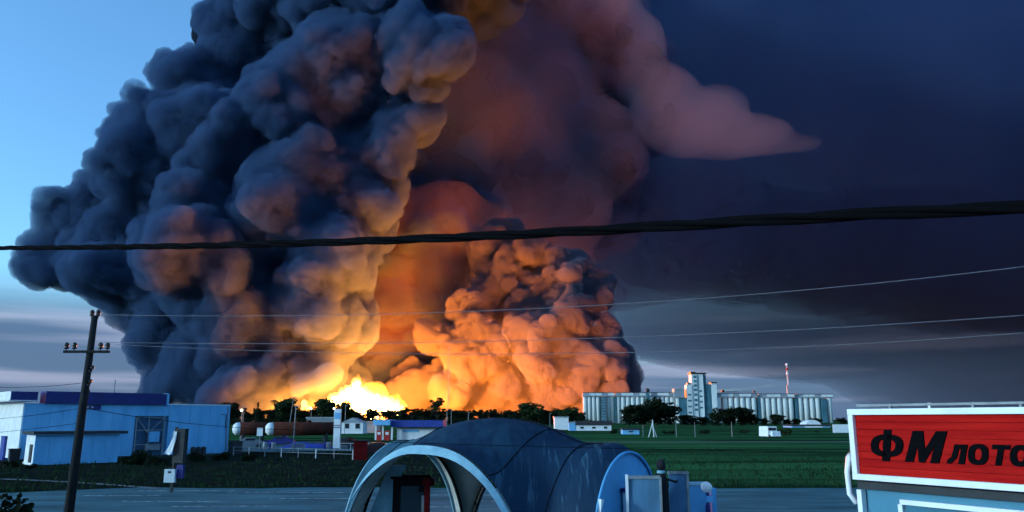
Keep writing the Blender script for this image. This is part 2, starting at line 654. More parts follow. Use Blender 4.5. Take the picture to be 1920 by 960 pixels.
FLAME_HOT = glow('flame_core', (1.0, 0.66, 0.22), 12.0)
FLAME_RIM = glow('flame_inner', (1.0, 0.45, 0.07), 3.0)
FLAME_PINK = glow('flame_pink', (1.0, 0.25, 0.16), 1.6)
FIREV = flame_volume('flame_gas', (1.0, 0.38, 0.05), 0.26)
FIREV2 = flame_volume('flame_gas_thin', (1.0, 0.22, 0.02), 0.04)
FIREVP = flame_volume('flame_gas_pink', (1.0, 0.16, 0.09), 0.03)


def flame(root, name, blobs, dep, material, seed, voxel=1.35, grow_by=1.0):
    """a torn, billowing body of fire from (px, py, radius px) blobs"""
    rg = random.Random(seed)
    balls = []
    for px, py, r in blobs:
        d = dep + rg.uniform(-14, 14)
        rr = r * pxm(dep) * grow_by
        balls.append((at(px, py, d), (rr * 0.8, rr * 0.75, rr * 1.05)))
        for _ in range(0 if r > 9 else 2):      # tongues: each a string of shrinking puffs that sways as it climbs
            ox, k, sw = rg.uniform(-0.7, 0.7) * rr, rr * rg.uniform(0.3, 0.55), rg.uniform(-0.7, 0.7)
            oz = rr * 0.5
            p0 = at(px, py, d - rg.uniform(0, 8))
            for step in range(5):
                balls.append((p0 + Vector((ox, 0, oz)), (k, k, k * 1.3)))
                oz += k * 0.95
                ox += sw * k * math.sin(step * 1.1 + seed)
                k *= 0.74
    me = puff_mesh(name, balls, voxel, ((22, 4), (9, 3.4), (4.5, 2.0)), seed, bend=0.4)
    o = link_mesh(name, me, material)
    o.parent = root
    o.matrix_parent_inverse = Matrix.Translation(-root.location)
    return o


def fire_and_fill_lamp(px, py, dep, power, radius, root, col=FIRE_COL):
    ld = bpy.data.lights.new('fire_and_fill_light', 'POINT')
    ld.energy = power
    ld.color = col
    ld.shadow_soft_size = radius
    lo = bpy.data.objects.new('fire_and_fill_light', ld)
    lo.parent = root
    lo.location = at(px, py, dep) - root.location
    COL.objects.link(lo)
    return lo


HOT = [(700, 764, 26), (672, 758, 20), (728, 766, 17), (668, 735, 12), (690, 745, 14)]
rh = random.Random(12)
OUTL = [(618, 752), (628, 738), (645, 728), (650, 716), (661, 702), (670, 722), (682, 730), (692, 718), (700, 738), (714, 742), (728, 750), (744, 762), (752, 774)]
for k in range(64):
    t = rh.random() * (len(OUTL) - 1.001)
    i_, f_ = int(t), t - int(t)
    ox = OUTL[i_][0] * (1 - f_) + OUTL[i_ + 1][0] * f_
    oy = OUTL[i_][1] * (1 - f_) + OUTL[i_ + 1][1] * f_
    d_ = rh.random() ** 1.4
    HOT.append((ox + rh.uniform(-3, 3), oy + (776 - oy) * d_ * 0.8, rh.uniform(2.8, 5.0) + 4.5 * d_))
WARM = [(p + rh.uniform(-5, 5), q - rh.uniform(0, 7), r * 1.25) for p, q, r in HOT[5:42]] + [(690, 762, 34)]
flame(fire_root, 'flame_core', [(p, q + 5, r * 0.55) for p, q, r in HOT], FIRE_D, FLAME_HOT, 4, 1.8)
flame(fire_root, 'flame', HOT, FIRE_D, FIREV, 4)
flame(fire_root, 'flame_edge', WARM, FIRE_D + 30, FIREV2, 9, 2.4, 1.3)
PINK = [(437, 746, 7), (427, 744, 6), (446, 750, 6), (418, 748, 5), (432, 756, 8)]
flame(small_root, 'flame', PINK, FIRE_D + 130, FIREVP, 21, 2.0, 1.5)
flame(small_root, 'flame_core', [(441, 753, 4), (435, 754, 5), (429, 750, 4)], FIRE_D + 130, FLAME_PINK, 23)
MIDF = [(583, 752, 5), (590, 760, 5), (576, 764, 6)]
flame(mid_root, 'flame', MIDF, FIRE_D - 20, FIREV2, 27, 2.0, 1.6)
flame(mid_root, 'flame_core', [(p, q + 3, r * 0.6) for p, q, r in MIDF], FIRE_D - 20, FLAME_RIM, 28)

for px_, dep_, pw_, rt_ in ((690, 20, 11.0, fire_root), (778, 30, 20.0, fire_root), (870, -30, 6.0, fire_root), (960, -70, 6.5, fire_root), (1050, -80, 6.0, fire_root),  # lamps past the flames are added to light the smoke's foot and bank
                            (600, 20, 2.6, mid_root), (530, 30, 1.6, mid_root)):
    fire_and_fill_lamp(px_, 770, FIRE_D + dep_, pw_ * 1e6, 14, rt_)
fire_and_fill_lamp(900, 735, FIRE_D + 420, 9.0e6, 16, fire_root)  # added lamp behind the smoke bank, without flames, to light the crown
fire_and_fill_lamp(1060, 735, FIRE_D + 440, 3.5e6, 16, fire_root)  # second added lamp back there, lights crown and shroud from below
fire_and_fill_lamp(440, 770, FIRE_D + 50, 0.7e6, 10, small_root, (1.0, 0.10, 0.04))

# ------------------------------------------------------------------ ground
GRASS = mat('field_grass', (0.042, 0.135, 0.048), 0.95, scale=0.05, col2=(0.012, 0.030, 0.014), stretch=(0.35, 2.2, 1), lo=0.40, hi=0.62, spec=0.0)
g = MB().add([(-30000, -2000, 0), (30000, -2000, 0), (30000, 40000, 0), (-30000, 40000, 0)], [(0, 1, 2, 3)])
tag(g.build('ground', GRASS), kind='structure')

ASPHALT = mat('wet_concrete', (0.09, 0.19, 0.21), 0.8, scale=0.35, col2=(0.035, 0.085, 0.10), stretch=(0.5, 1.6, 1), lo=0.36, hi=0.66, bump=0.15, spec=0.12)
rng = random.Random(21)
edge = []
for i in range(61):
    x = -45 + i * 1.5
    y = 49 - 0.00 * x + 1.1 * mnoise.noise(Vector((x * 0.15, 3.3, 0))) + 0.4 * mnoise.noise(Vector((x * 0.7, 1.3, 0)))
    if x < -22:
        y -= (-22 - x) * 0.45
    edge.append((x, y, 0.004))
vs = [(-45, -20, 0.004), (45, -20, 0.004)] + edge[::-1]
tag(MB().add(vs, [tuple(range(len(vs)))]).build('parking_lot', ASPHALT), kind='structure')

LINE = mat('worn_white_paint', (0.62, 0.64, 0.64), 0.8, scale=2.0, col2=(0.10, 0.11, 0.11), lo=0.42, hi=0.58)
for i, (x0, y0, ln, ang) in enumerate([(-19, 47.2, 6, 2), (-12.5, 46.0, 7, -1), (-9.5, 42.5, 6, 1.5), (-17, 41, 5, -2), (-3, 44.5, 7, 1), (1.5, 41.2, 6, -1),
                                       (-4.5, 38.5, 6, 0.5), (-21, 44.2, 4, 3), (-1.0, 36.0, 5, 0), (-13.5, 38.8, 5, 2)]):
    m = MB().box((0, 0, 0.009), (ln, 0.15, 0.002))
    o = m.build('painted_line', LINE, None, loc=(x0, y0, 0), rz=R(ang))
    tag(o, kind='structure')
PATHM = mat('pale_gravel_path', (0.16, 0.17, 0.17), 0.95, 0.35, 2.0)
pth = []
for i in range(9):
    f = i / 8
    pth.append((-37 + f * 16, 57 - f * 8.5 + math.sin(f * 3) * 0.9))
vs = [(x, y - 0.35, 0.006) for x, y in pth] + [(x, y + 0.35, 0.006) for x, y in pth[::-1]]
tag(MB().add(vs, [tuple(range(len(vs)))]).build('path', PATHM), kind='structure')
ROADM = mat('far_road', (0.09, 0.10, 0.10), 0.8, 0.3, 0.3)
tag(MB().box((150, 152, 0.004), (620, 5, 0.004), rz=R(1.5)).build('road', ROADM), kind='structure')
tag(MB().box((-24, 118, 0.006), (46, 24, 0.004), rz=R(8)).build('yard', ASPHALT), kind='structure')

SOIL = mat('dark_wet_soil', (0.018, 0.022, 0.018), 0.95, 0.5, 0.6, spec=0.0, bump=0.3)
vp = [(-60, 40), (-30, 45.5), (-22, 49.5), (-6, 50), (-2, 53), (2, 70), (6, 100), (-10, 106), (-33, 104), (-33, 93), (-47.5, 77.5), (-60, 92)]
tag(MB().add([(x, y, 0.003) for x, y in vp], [tuple(range(len(vp)))]).build('verge', SOIL), kind='structure')

# rough grass along the lot's edge and over the verge
rg = random.Random(5)
gv, gf = [], []
for i in range(9000):
    y = 46 + 70 * rg.random() ** 1.7
    x = rg.uniform(-0.72, 0.72) * y
    ex = 49 - ((-22 - x) * 0.45 if x < -22 else 0) + 1.1 * mnoise.noise(Vector((x * 0.15, 3.3, 0)))
    if y < ex + 0.1:
        continue
    if -62 < x < -24 and y > 66 and (x + 48) * 0.707 < 40 and y - 79 > abs(x + 48) - 3:
        continue
    h = rg.uniform(0.12, 0.34) * (1.5 if rg.random() < 0.1 else 1)
    for k in range(3):
        a = rg.uniform(0, math.tau)
        w = rg.uniform(0.02, 0.05)
        n = len(gv)
        gv += [(x - w * math.cos(a), y - w * math.sin(a), 0), (x + w * math.cos(a), y + w * math.sin(a), 0),
               (x + rg.uniform(-0.14, 0.14), y + rg.uniform(-0.14, 0.14), h)]
        gf.append((n, n + 1, n + 2))
BLADE = mat('grass_blades', (0.025, 0.055, 0.022), 0.9, 0.5, 0.2, spec=0.0)
tag(MB().add(gv, gf).build('grass', BLADE), 'rough dark grass beyond the edge of the parking lot', 'grass', kind='stuff')

# ------------------------------------------------------------------ trees
BARK = mat('bark', (0.05, 0.04, 0.03), 0.95, 0.4, 6, bump=0.4)
LEAF = mat('leaves', (0.030, 0.052, 0.020), 0.9, 0.5, 0.6, spec=0.05)
LEAF2 = mat('dark_leaves', (0.014, 0.024, 0.012), 0.9, 0.5, 0.6, spec=0.03)


def crown_mesh(name, lobes, n, leaf, seed):
    rg = random.Random(seed)
    v, f = [], []
    tot = sum(r[3] ** 2 for r in lobes)
    for cx, cy, cz, r, fl in [(*l, 0.8) if len(l) == 4 else l for l in lobes]:
        for _ in range(int(n * r * r / tot)):
            d = Vector((rg.gauss(0, 1), rg.gauss(0, 1), rg.gauss(0, 1))).normalized()
            rr = r * (0.45 + 0.62 * rg.random() ** 0.6)
            p = Vector((cx, cy, cz)) + Vector((d.x * rr, d.y * rr, d.z * rr * fl))
            s = leaf * rg.uniform(0.5, 1.3)
            a = Vector((rg.gauss(0, 1), rg.gauss(0, 1), rg.gauss(0, 0.6))).normalized()
            b = a.cross(Vector((rg.gauss(0, 1), rg.gauss(0, 1), rg.gauss(0, 1)))).normalized()
            k = len(v)
            v += [p - a * s, p + b * s * 0.6, p + a * s, p - b * s * 0.6]
            f.append((k, k + 1, k + 2, k + 3))
    me = bpy.data.meshes.new(name)
    me.from_pydata([tuple(q) for q in v], [], f)
    me.update()
    return me


def trunk_mesh(h, r, seed, limbs=5, spread=0.25):
    rg = random.Random(seed)
    m = MB()
    pts = [(0, 0, -0.2)]
    x = y = 0
    for i in range(1, 6):
        x += rg.uniform(-0.04, 0.04) * h * 0.3
        y += rg.uniform(-0.04, 0.04) * h * 0.3
        pts.append((x, y, h * i / 5))
    m.tube(pts, [r * (1 - 0.16 * i) for i in range(6)], 7)
    for i in range(limbs):
        b = Vector(pts[2 + i % 3])
        a = rg.uniform(0, math.tau)
        e = b + Vector((math.cos(a) * h * spread, math.sin(a) * h * spread, h * rg.uniform(0.15, 0.35)))
        mid = (b + e) / 2 + Vector((0, 0, -h * 0.03))
        m.tube([b, mid, e], [r * 0.45, r * 0.3, r * 0.12], 5)
    return m.mesh('trunk', True)


def tree_proto(seed, kind):
    rg = random.Random(seed)
    if kind == 'round':
        lobes = [(rg.gauss(0, 2.2), rg.gauss(0, 2.2), rg.uniform(3, 12.2), rg.uniform(1.5, 2.8)) for _ in range(16)] + [(0, 0, 8.5, 4.0), (0.6, 0, 4.5, 3.2), (-1.5, 0, 2.6, 2.4), (1.9, 0, 2.4, 2.4)]
        return trunk_mesh(9, 0.35, seed), crown_mesh('crown', lobes, 2600, 0.62, seed)
    if kind == 'tall':
        lobes = [(rg.uniform(-1.3, 1.3), rg.uniform(-1.3, 1.3), 3 + i * 1.1, rg.uniform(1.0, 1.9) * (1.1 - i * 0.05)) for i in range(12)]
        return trunk_mesh(11, 0.3, seed, 4, 0.1), crown_mesh('crown', lobes, 1600, 0.5, seed)
    if kind == 'conifer':
        lobes = [(rg.uniform(-.2, .2), rg.uniform(-.2, .2), 1.5 + i * 1.15, 2.3 * (1 - i / 12.5), 0.5) for i in range(12)]
        return trunk_mesh(12, 0.25, seed, 0), crown_mesh('crown', lobes, 900, 0.35, seed)
    if kind == 'spread':
        lobes = [(rg.uniform(-5, 5), rg.uniform(-3, 3), rg.uniform(9, 12.5), rg.uniform(1.0, 1.9), 0.45) for _ in range(12)] + [(0, 0, 8, 1.8)]
        return trunk_mesh(10, 0.32, seed, 8, 0.4), crown_mesh('crown', lobes, 1500, 0.5, seed)
    lobes = [(rg.uniform(-1.6, 1.6), rg.uniform(-1.3, 1.3), rg.uniform(0.5, 2.2), rg.uniform(0.6, 1.1)) for _ in range(10)] + [(0, 0, 0.8, 1.2)]
    return trunk_mesh(1.6, 0.1, seed, 4), crown_mesh('crown', lobes, 1800, 0.2, seed)


PROTOS = {k: [tree_proto(s + 10 * i, k) for s in range(n)] for i, (k, n) in enumerate([('round', 4), ('tall', 2), ('conifer', 1), ('spread', 2), ('bush', 2)])}
HEIGHTS = {'round': 14.0, 'tall': 16.0, 'conifer': 15.5, 'spread': 13.0, 'bush': 3.0}


def tree(kind, px, top, dep, label, group=None, wide=1.0, name=None, seed=0, leaf=LEAF, cat=None, zbase=0.0):
    tm, cm = PROTOS[kind][seed % len(PROTOS[kind])]
    root = empty(name or ('shrub' if kind == 'bush' else 'tree'), (ground_x(px, dep), dep, zbase), seed * 1.3)
    for nm, me, ma in (('trunk', tm, BARK), ('crown', cm, leaf)):
        if not me.materials:
            me.materials.append(ma)
        o = bpy.data.objects.new(nm, me)
        COL.objects.link(o)
        o.parent = root
        if me.materials[0] is not ma:
            o.material_slots[0].link = 'OBJECT'
            o.material_slots[0].material = ma
    s = (at(px, top, dep).z - zbase) / HEIGHTS[kind]
    root.scale = (s * wide, s * wide, s)
    tag(root, label, cat or ('shrub' if kind == 'bush' else 'tree'), group)
    return root


ORD = ('first', 'second', 'third', 'fourth', 'fifth', 'sixth', 'seventh', 'eighth')
FAR = 'dark tree in the unbroken far treeline below the burning smoke'
rt = random.Random(77)
px = 338
while px < 1096:
    if px < 440:
        top = rt.uniform(752, 766)
    elif px < 800:
        top = rt.uniform(763, 776)
    else:
        top = rt.uniform(764, 774)
    kind = rt.choice(['round', 'round', 'round', 'tall', 'spread'])
    tree(kind, px, top, rt.uniform(680, 860), FAR, 'trees of the far treeline', rt.uniform(0.9, 1.35) * (1.3 if kind == 'tall' else 1), seed=rt.randrange(100), leaf=LEAF2)
    px += rt.uniform(5, 10)
sl = []
for k in range(230):      # undergrowth closes the gaps under the crowns
    px = 338 + k * 3.35 + rt.uniform(-2, 2)
    d_ = rt.uniform(610, 670)
    r_ = rt.uniform(1.6, 3.4)
    sl.append((ground_x(px, d_), d_, r_ * 0.9, r_, 0.9))
me = crown_mesh('undergrowth', sl, 26000, 0.55, 41)
me.materials.append(LEAF2)
o = bpy.data.objects.new('undergrowth', me)
COL.objects.link(o)
tag(o, 'unbroken dark scrub along the foot of the far treeline', 'undergrowth', kind='stuff')
tree('round', 533, 744, 640, 'tall round tree beside the leaning lamp pole in front of the smoke', wide=1.25, seed=1)
tree('round', 607, 740, 640, 'broad round tree standing just left of the white flames', wide=1.35, seed=2)
tree('round', 646, 752, 650, 'round tree close under the left edge of the flames', wide=1.1, seed=3)
tree('conifer', 750, 749, 600, 'slim pointed conifer just right of the flames', wide=0.8)
tree('spread', 819, 746, 600, 'flat-topped spreading tree alone above the treeline', wide=1.0, seed=1)
tree('tall', 482, 753, 640, 'narrow pointed tree left of the tall round tree', wide=0.7, seed=1)
tree('round', 990, 753, 620, 'round tree poking out of the treeline near the silos', wide=1.2, seed=0)
tree('round', 1065, 762, 600, 'dark round tree at the left foot of the silo block', wide=1.6, seed=1)
for i, (px, top, w) in enumerate([(1180, 757, 1.3), (1205, 752, 1.3), (1232, 744, 1.35), (1256, 758, 1.2)]):
    tree('round', px, top, 560 + 12 * i, ['leftmost tree of the clump before the left silos', 'second tree from the left before the left silos',
                                       'tallest tree of the clump before the left silos', 'rightmost tree of the clump before the left silos'][i],
         'tree clump before the left silos', w, seed=i + 5, leaf=LEAF2)
for i, (px, top, w) in enumerate([(1342, 770, 1.4), (1368, 762, 1.5), (1392, 762, 1.4), (1410, 775, 1.4)]):
    tree('round', px, top, 540 + 10 * i, ['leftmost tree of the clump before the middle silos', 'second tree from the left before the middle silos',
                                       'third tree from the left before the middle silos', 'rightmost low tree of the clump before the middle silos'][i],
         'tree clump before the middle silos', w, seed=i + 2, leaf=LEAF2)
for i, px in enumerate((1285, 1300, 1318, 1432, 1455, 1475, 1492, 1530)):
    tree('round', px, (777, 784, 779, 783, 776, 785, 783, 783)[i], 600, ORD[i] + ' low dark tree from the left along the foot of the silos', 'low trees along the foot of the silos', 1.9, seed=i, leaf=LEAF2)
tree('round', 1580, 782, 520, 'small dark tree just left of the red kiosk sign', wide=1.3, seed=3, leaf=LEAF2)
tree('bush', 1150, 803, 240, 'bushy dark shrub right of the long white building', wide=1.3, seed=1)
tree('bush', 1468, 801, 215, 'round dark shrub right of the small white van', wide=1.1, seed=0)
for i, (px, top) in enumerate([(1250, 806), (1320, 804), (1395, 805), (1530, 807)]):
    tree('bush', px, top, 230 + 9 * i, ORD[i] + ' low bush from the left in the row across the field', 'low bushes across the field', 2.2, seed=i)
tree('bush', 12, 915, 24, 'leafy dark shrub in the bottom left corner', wide=0.9, seed=0, leaf=LEAF2)
for i, px in enumerate((30, 70, 265, 300, 375, 420, 470)):
    tree('bush', px, (862, 868, 842, 852, 846, 845, 848)[i], (70, 68, 74, 73, 79, 82, 80)[i], ORD[i] + ' weed clump from the left along the foot of the blue building', 'weeds along the blue building', 1.3, name='weed_clump', cat='weeds', seed=i, leaf=LEAF2)

# ------------------------------------------------------------------ blue building at left
WALLP = mat('pale_blue_panel', (0.19, 0.50, 0.78), 0.6, scale=0.8, col2=(0.13, 0.40, 0.67), stretch=(1, 1, 0.3))
WHITEP = mat('white_paint', (0.78, 0.80, 0.80), 0.5, 0.12, 1.2)
NAVY = mat('navy_fascia', (0.02, 0.025, 0.16), 0.45, 0.2, 1.0)
DARK = mat('dark_steel', (0.025, 0.028, 0.03), 0.6, 0.3, 4)
GREYM = mat('grey_steel', (0.25, 0.27, 0.28), 0.5, 0.3, 4)
BLUEM = mat('blue_paint', (0.03, 0.06, 0.30), 0.5, 0.3, 2)
ROOFD = mat('bitumen_roof', (0.04, 0.04, 0.045), 0.85, 0.3, 2)
GLASS = mat('dark_glass', (0.02, 0.03, 0.04), 0.12, 0.2, 1, spec=0.8)

bl = empty('commercial_building', (-48, 79, 0), R(45))
tag(bl, 'pale blue panel building with navy roof band behind the utility pole', 'building')
ZW = 5.6
core = MB().box((10.6, 9.15, 2.75), (20.9, 17.7, 5.5))
core.build('core', WALLP, bl)
core2 = MB().box((12.2, 0.10, 2.3), (3.2, 0.25, 4.2)).build('recess', mat('shaded_blue_wall', (0.04, 0.10, 0.18), 0.8, 0.3, 1), bl)  # darker blue puts the shade of the recess into the wall colour
pw = 21.2 / 18
for i in range(18):
    x = (i + 0.5) * pw
    z0, z1 = 0.25, ZW
    if 10.5 < x < 13.9:
        z0 = 4.4
    MB().box((x, -0.03, (z0 + z1) / 2), (pw - 0.02, 0.12, z1 - z0)).build('wall_panel', WALLP, bl)
for i in range(15):
    y = (i + 0.5) * 1.2
    MB().box((-0.03, y, 2.95), (0.12, 1.18, 5.4)).build('wall_panel', WHITEP, bl)
MB().box((10.6, -0.06, 0.12), (21.3, 0.2, 0.24)).build('plinth', DARK, bl)
MB().box((7.65, 0.6, 6.2), (11.9, 2.0, 1.2)).build('fascia_band', NAVY, bl)
MB().box((13.75, 0.6, 6.22), (0.25, 2.1, 1.26)).build('fascia_end', WALLP, bl)
MB().box((17.5, 0.02, 5.66), (7.4, 0.34, 0.12)).build('coping', WHITEP, bl)
cn = MB().box((-0.2, 11.8, 6.32), (2.4, 24.4, 0.8))
cn.build('canopy', WHITEP, bl)
MB().box((-0.2, 11.8, 5.84), (2.6, 24.6, 0.10)).build('canopy_soffit', WHITEP, bl)
MB().box((-0.2, -0.42, 6.28), (2.3, 0.05, 0.85)).build('canopy_end', NAVY, bl)
MB().box((1.2, 21.3, 2.7), (2.2, 6.4, 5.4)).build('shaded_bay', DARK, bl)  # solid dark block stands in for the shade inside the open bay
# ladder frames standing in the recess
for x in (10.7, 12.0, 13.6):
    MB().box((x, -0.28, 2.3), (0.10, 0.10, 4.2)).build('frame_post', GREYM, bl)
for z in (1.4, 2.9, 4.2):
    MB().box((12.15, -0.30, z), (3.0, 0.07, 0.08)).build('frame_rail', GREYM, bl)
MB().tube([(10.8, -0.36, 4.1), (12.0, -0.36, 2.5)], 0.05, 6).build('brace', GREYM, bl)
MB().tube([(13.5, -0.36, 4.1), (12.2, -0.36, 2.9)], 0.05, 6).build('brace', GREYM, bl)
MB().box((12.6, -0.40, 2.2), (1.1, 0.25, 1.1)).build('meter_cabinet', WALLP, bl)
MB().box((12.5, -0.45, 1.05), (1.5, 0.3, 0.5)).build('ledge', GREYM, bl)
for x in (5.1, 20.9):
    MB().tube([(x, -0.16, 0.3), (x, -0.16, 5.4)], 0.05, 6).build('drainpipe', GREYM, bl)
MB().tube([(20.2, -0.16, 4.6), (20.7, -0.2, 4.6), (20.7, -0.2, 3.0)], 0.04, 6).build('bracket_lamp', DARK, bl)
sb = MB().box((6.0, -0.14, 5.28), (2.0, 0.10, 0.45)).build('name_board', NAVY, bl)


def letters(text, size, mat_, parent, loc, rot, extrude=0.02, name='letter', shear=0.0, sx=1.0, offset=0.0):
    """each character as a part of its own"""
    out = []
    x = 0.0
    for ch in text:
        cu = bpy.data.curves.new(name, 'FONT')
        cu.body = ch
        cu.size = size
        cu.extrude = extrude
        cu.shear = shear
        cu.offset = offset
        cu.resolution_u = 4
        tmp = bpy.data.objects.new(name + '_tmp', cu)
        COL.objects.link(tmp)
        dg = bpy.context.evaluated_depsgraph_get()
        me = bpy.data.meshes.new_from_object(tmp.evaluated_get(dg))
        bpy.data.objects.remove(tmp)
        if len(me.vertices) == 0:
            x += size * 0.3
            continue
        xs = [v.co.x for v in me.vertices]
        w = max(xs) - min(xs)
        mn = min(xs)
        for v in me.vertices:
            v.co.x = (v.co.x - mn) * sx + x
        x += w * sx + size * 0.07
        o = bpy.data.objects.new(name, me)
        me.materials.append(mat_)
        COL.objects.link(o)
        o.parent = parent
        o.location = loc
        o.rotation_euler = rot
        out.append(o)
    return out


letters('ЕЭГА', 0.36, WHITEP, bl, (5.15, -0.21, 5.15), (R(90), 0, 0), sx=1.4)
MB().tube([(9.2, 3.0, 6.7), (9.2, 3.0, 8.3)], 0.05, 6).build('roof_antenna', GREYM, bl)
MB().box((6.0, 1.2, 6.95), (0.3, 0.3, 0.3)).build('roof_vent', DARK, bl)
for i, x in enumerate((16.9, 17.5, 18.1)):
    MB().lathe([(0.26, 0), (0.28, 0.5), (0.24, 0.75), (0.1, 0.8)], (x, -0.7, 0.25), 10).build('planter_drum', DARK, bl)
MB().box((21.9, -0.6, 0.85), (1.2, 1.0, 1.5)).build('dark_bin', DARK, bl)

shd = empty('shed', (-43, 73, 0), R(45))
tag(shd, 'low pale blue shed with flat dark roof in front of the building', 'shed')
for i in range(6):
    MB().box((0.6 + i * 1.2, 0.05, 1.33), (1.19, 0.12, 2.66)).build('wall_panel', WALLP, shd)
MB().box((3.6, 1.6, 1.3), (7.1, 2.9, 2.6)).build('core', WHITEP, shd)
MB().box((3.75, 1.5, 2.82), (8.1, 3.9, 0.26)).build('roof', ROOFD, shd)
MB().box((0.03, 1.1, 1.0), (0.10, 0.8, 1.6)).build('door', DARK, shd)
MB().box((0.01, 1.5, 0.1), (0.14, 2.9, 0.2)).build('sill', WHITEP, shd)

cb = empty('storage_box', (ground_x(28, 83), 83, 0), R(45))
tag(cb, 'blue upright storage box by the white end wall', 'box')
MB().box((0, 0, 1.15), (1.7, 1.4, 2.3)).build('body', BLUEM, cb)
MB().box((0, 0, 2.34), (1.8, 1.5, 0.08)).build('lid', BLUEM, cb)
MB().box((0.3, -0.74, 0.7), (0.7, 0.06, 1.3)).build('door', DARK, cb)
bb = empty('waste_bin', (ground_x(35, 78), 78, 0), R(40))
tag(bb, 'dark bin standing in front of the blue storage box', 'bin')
MB().box((0, 0, 0.6), (0.8, 0.8, 1.2), top=(1.15, 1.15)).build('body', DARK, bb)
MB().box((0, 0, 1.24), (0.98, 0.98, 0.09)).build('lid', DARK, bb)

# roadside cabinet on a post
mp_ = empty('cabinet_post', (ground_x(333, 46), 46, 0), R(-6))
tag(mp_, 'dark roadside cabinet on a post with torn white sheet and small box', 'cabinet')
MB().box((0, 0, 1.8), (0.12, 0.12, 3.6)).build('post', DARK, mp_)
MB().box((0.28, 0.05, 2.55), (0.62, 0.42, 1.9)).build('cabinet', DARK, mp_)
sheet = MB()
pts = []
for j in range(9):
    f = j / 8
    w = 0.20 + 0.24 * f ** 2
    x0 = -0.05 - 0.42 * f ** 2.0
    pts.append([(x0 + w * k / 4, -0.24 - 0.10 * f - 0.03 * math.sin(k * 2.1 + j), 3.35 - 1.25 * f + 0.05 * math.sin(k * 1.7)) for k in range(5)])
vs = [p for r_ in pts for p in r_]
vs += [(p[0], p[1] + 0.02, p[2]) for p in vs]
fs = []
for j in range(8):
    for k in range(4):
        a = j * 5 + k
        fs += [(a, a + 1, a + 6, a + 5), (a + 45, a + 50, a + 51, a + 46)]
sheet.add(vs, fs).build('white_sheet', WHITEP, mp_, smooth=True)
MB().box((-0.06, -0.16, 0.92), (0.62, 0.24, 0.72)).build('meter_box', mat('pale_enamel', (0.50, 0.58, 0.62), 0.4, 0.1, 2), mp_)
MB().box((0.42, 0.0, 1.15), (0.4, 0.2, 0.75)).build('side_box', NAVY, mp_)
MB().box((-0.06, -0.285, 1.12), (0.2, 0.02, 0.12)).build('meter_window', DARK, mp_)

# ------------------------------------------------------------------ utility pole and wires
POLEM = mat('tarred_wood', (0.018, 0.017, 0.018), 0.95, 0.4, 3, stretch=(6, 6, 0.5), bump=0.3)
PORC = mat('dark_porcelain', (0.05, 0.035, 0.03), 0.25, 0.2, 3)
PD = 34.0
pb, pt = at(128, 965, PD), at(178, 592, PD)
pb.z = 0
pole = empty('utility_pole', (pb.x, PD, 0))
tag(pole, 'dark leaning utility pole with crossarm in front of the blue building', 'utility pole')
tx = (pt.x - pb.x)
ph = pt.z


def on_pole(z):
    return tx * z / ph


MB().tube([(0, 0, -0.1), (tx * 0.5, 0, ph * 0.5), (tx, 0, ph)], [0.20, 0.165, 0.125], 12).build('pole', POLEM, pole, smooth=True)
ca = at(0, 660, PD).z
MB().box((on_pole(ca) - 0.08, -0.14, ca), (1.95, 0.10, 0.11)).build('crossarm', POLEM, pole)


def insulator(x, y, z):
    o = MB().lathe([(0.02, -0.12), (0.02, 0), (0.085, 0.0), (0.10, 0.06), (0.075, 0.09), (0.095, 0.13), (0.10, 0.19), (0.06, 0.26), (0.03, 0.28)], (x, y, z), 10)
    return o.build('insulator', PORC, pole, smooth=True)


for dx in (-0.96, -0.62, 0.50, 0.80):
    insulator(on_pole(ca) + dx, -0.14, ca + 0.12)
for dx in (-0.13, 0.13):
    insulator(tx + dx, 0, ph - 0.02)
    MB().box((tx + dx * 0.5, 0, ph - 0.1), (0.18, 0.06, 0.06)).build('pin_bracket', DARK, pole)
for yy in (696, 722):
    z = at(0, yy, PD).z
    MB().tube([(on_pole(z) + 0.1, -0.1, z), (on_pole(z) + 0.24, -0.12, z - 0.03), (on_pole(z) + 0.26, -0.12, z + 0.1)], 0.035, 6).build('hook', DARK, pole)
    MB().lathe([(0.02, 0), (0.07, 0.02), (0.08, 0.1), (0.03, 0.16)], (on_pole(z) + 0.26, -0.12, z + 0.08), 8).build('insulator', PORC, pole)

WIRE = mat('bare_wire', (0.14, 0.14, 0.16), 0.7, 0.1, 3)
DARKW = mat('black_cable', (0.004, 0.004, 0.005), 0.9, 0.2, 8, spec=0.02)


def smooth_pts(keys, n=60):
    """points (px, py, depth) through the keys, eased like a hanging line"""
    xs = [k[0] for k in keys]
    out = []
    for i in range(n + 1):
        x = xs[0] + (xs[-1] - xs[0]) * i / n
        py = 0.0
        for j, kj in enumerate(keys):
            l = 1.0
            for m_, km in enumerate(keys):
                if m_ != j:
                    l *= (x - km[0]) / (kj[0] - km[0])
            py += l * kj[1]
        # depth varies so that the line is straight in plan
        d0, d1 = keys[0][2], keys[-1][2]
        a0, a1 = (xs[0] - 960) / FPX, (xs[-1] - 960) / FPX
        a = (x - 960) / FPX
        x0, x1 = a0 * d0, a1 * d1
        t = (a * d0 - x0) / ((x1 - x0) - a * (d1 - d0))
        out.append(at(x, py, d0 + t * (d1 - d0)))
    return out


def wire(keys, r, label, material=WIRE, group=None):
    o = MB().tube(smooth_pts(keys), r, 5).build('overhead_wire', material, smooth=True)
    tag(o, label, 'wire', group)
    return o


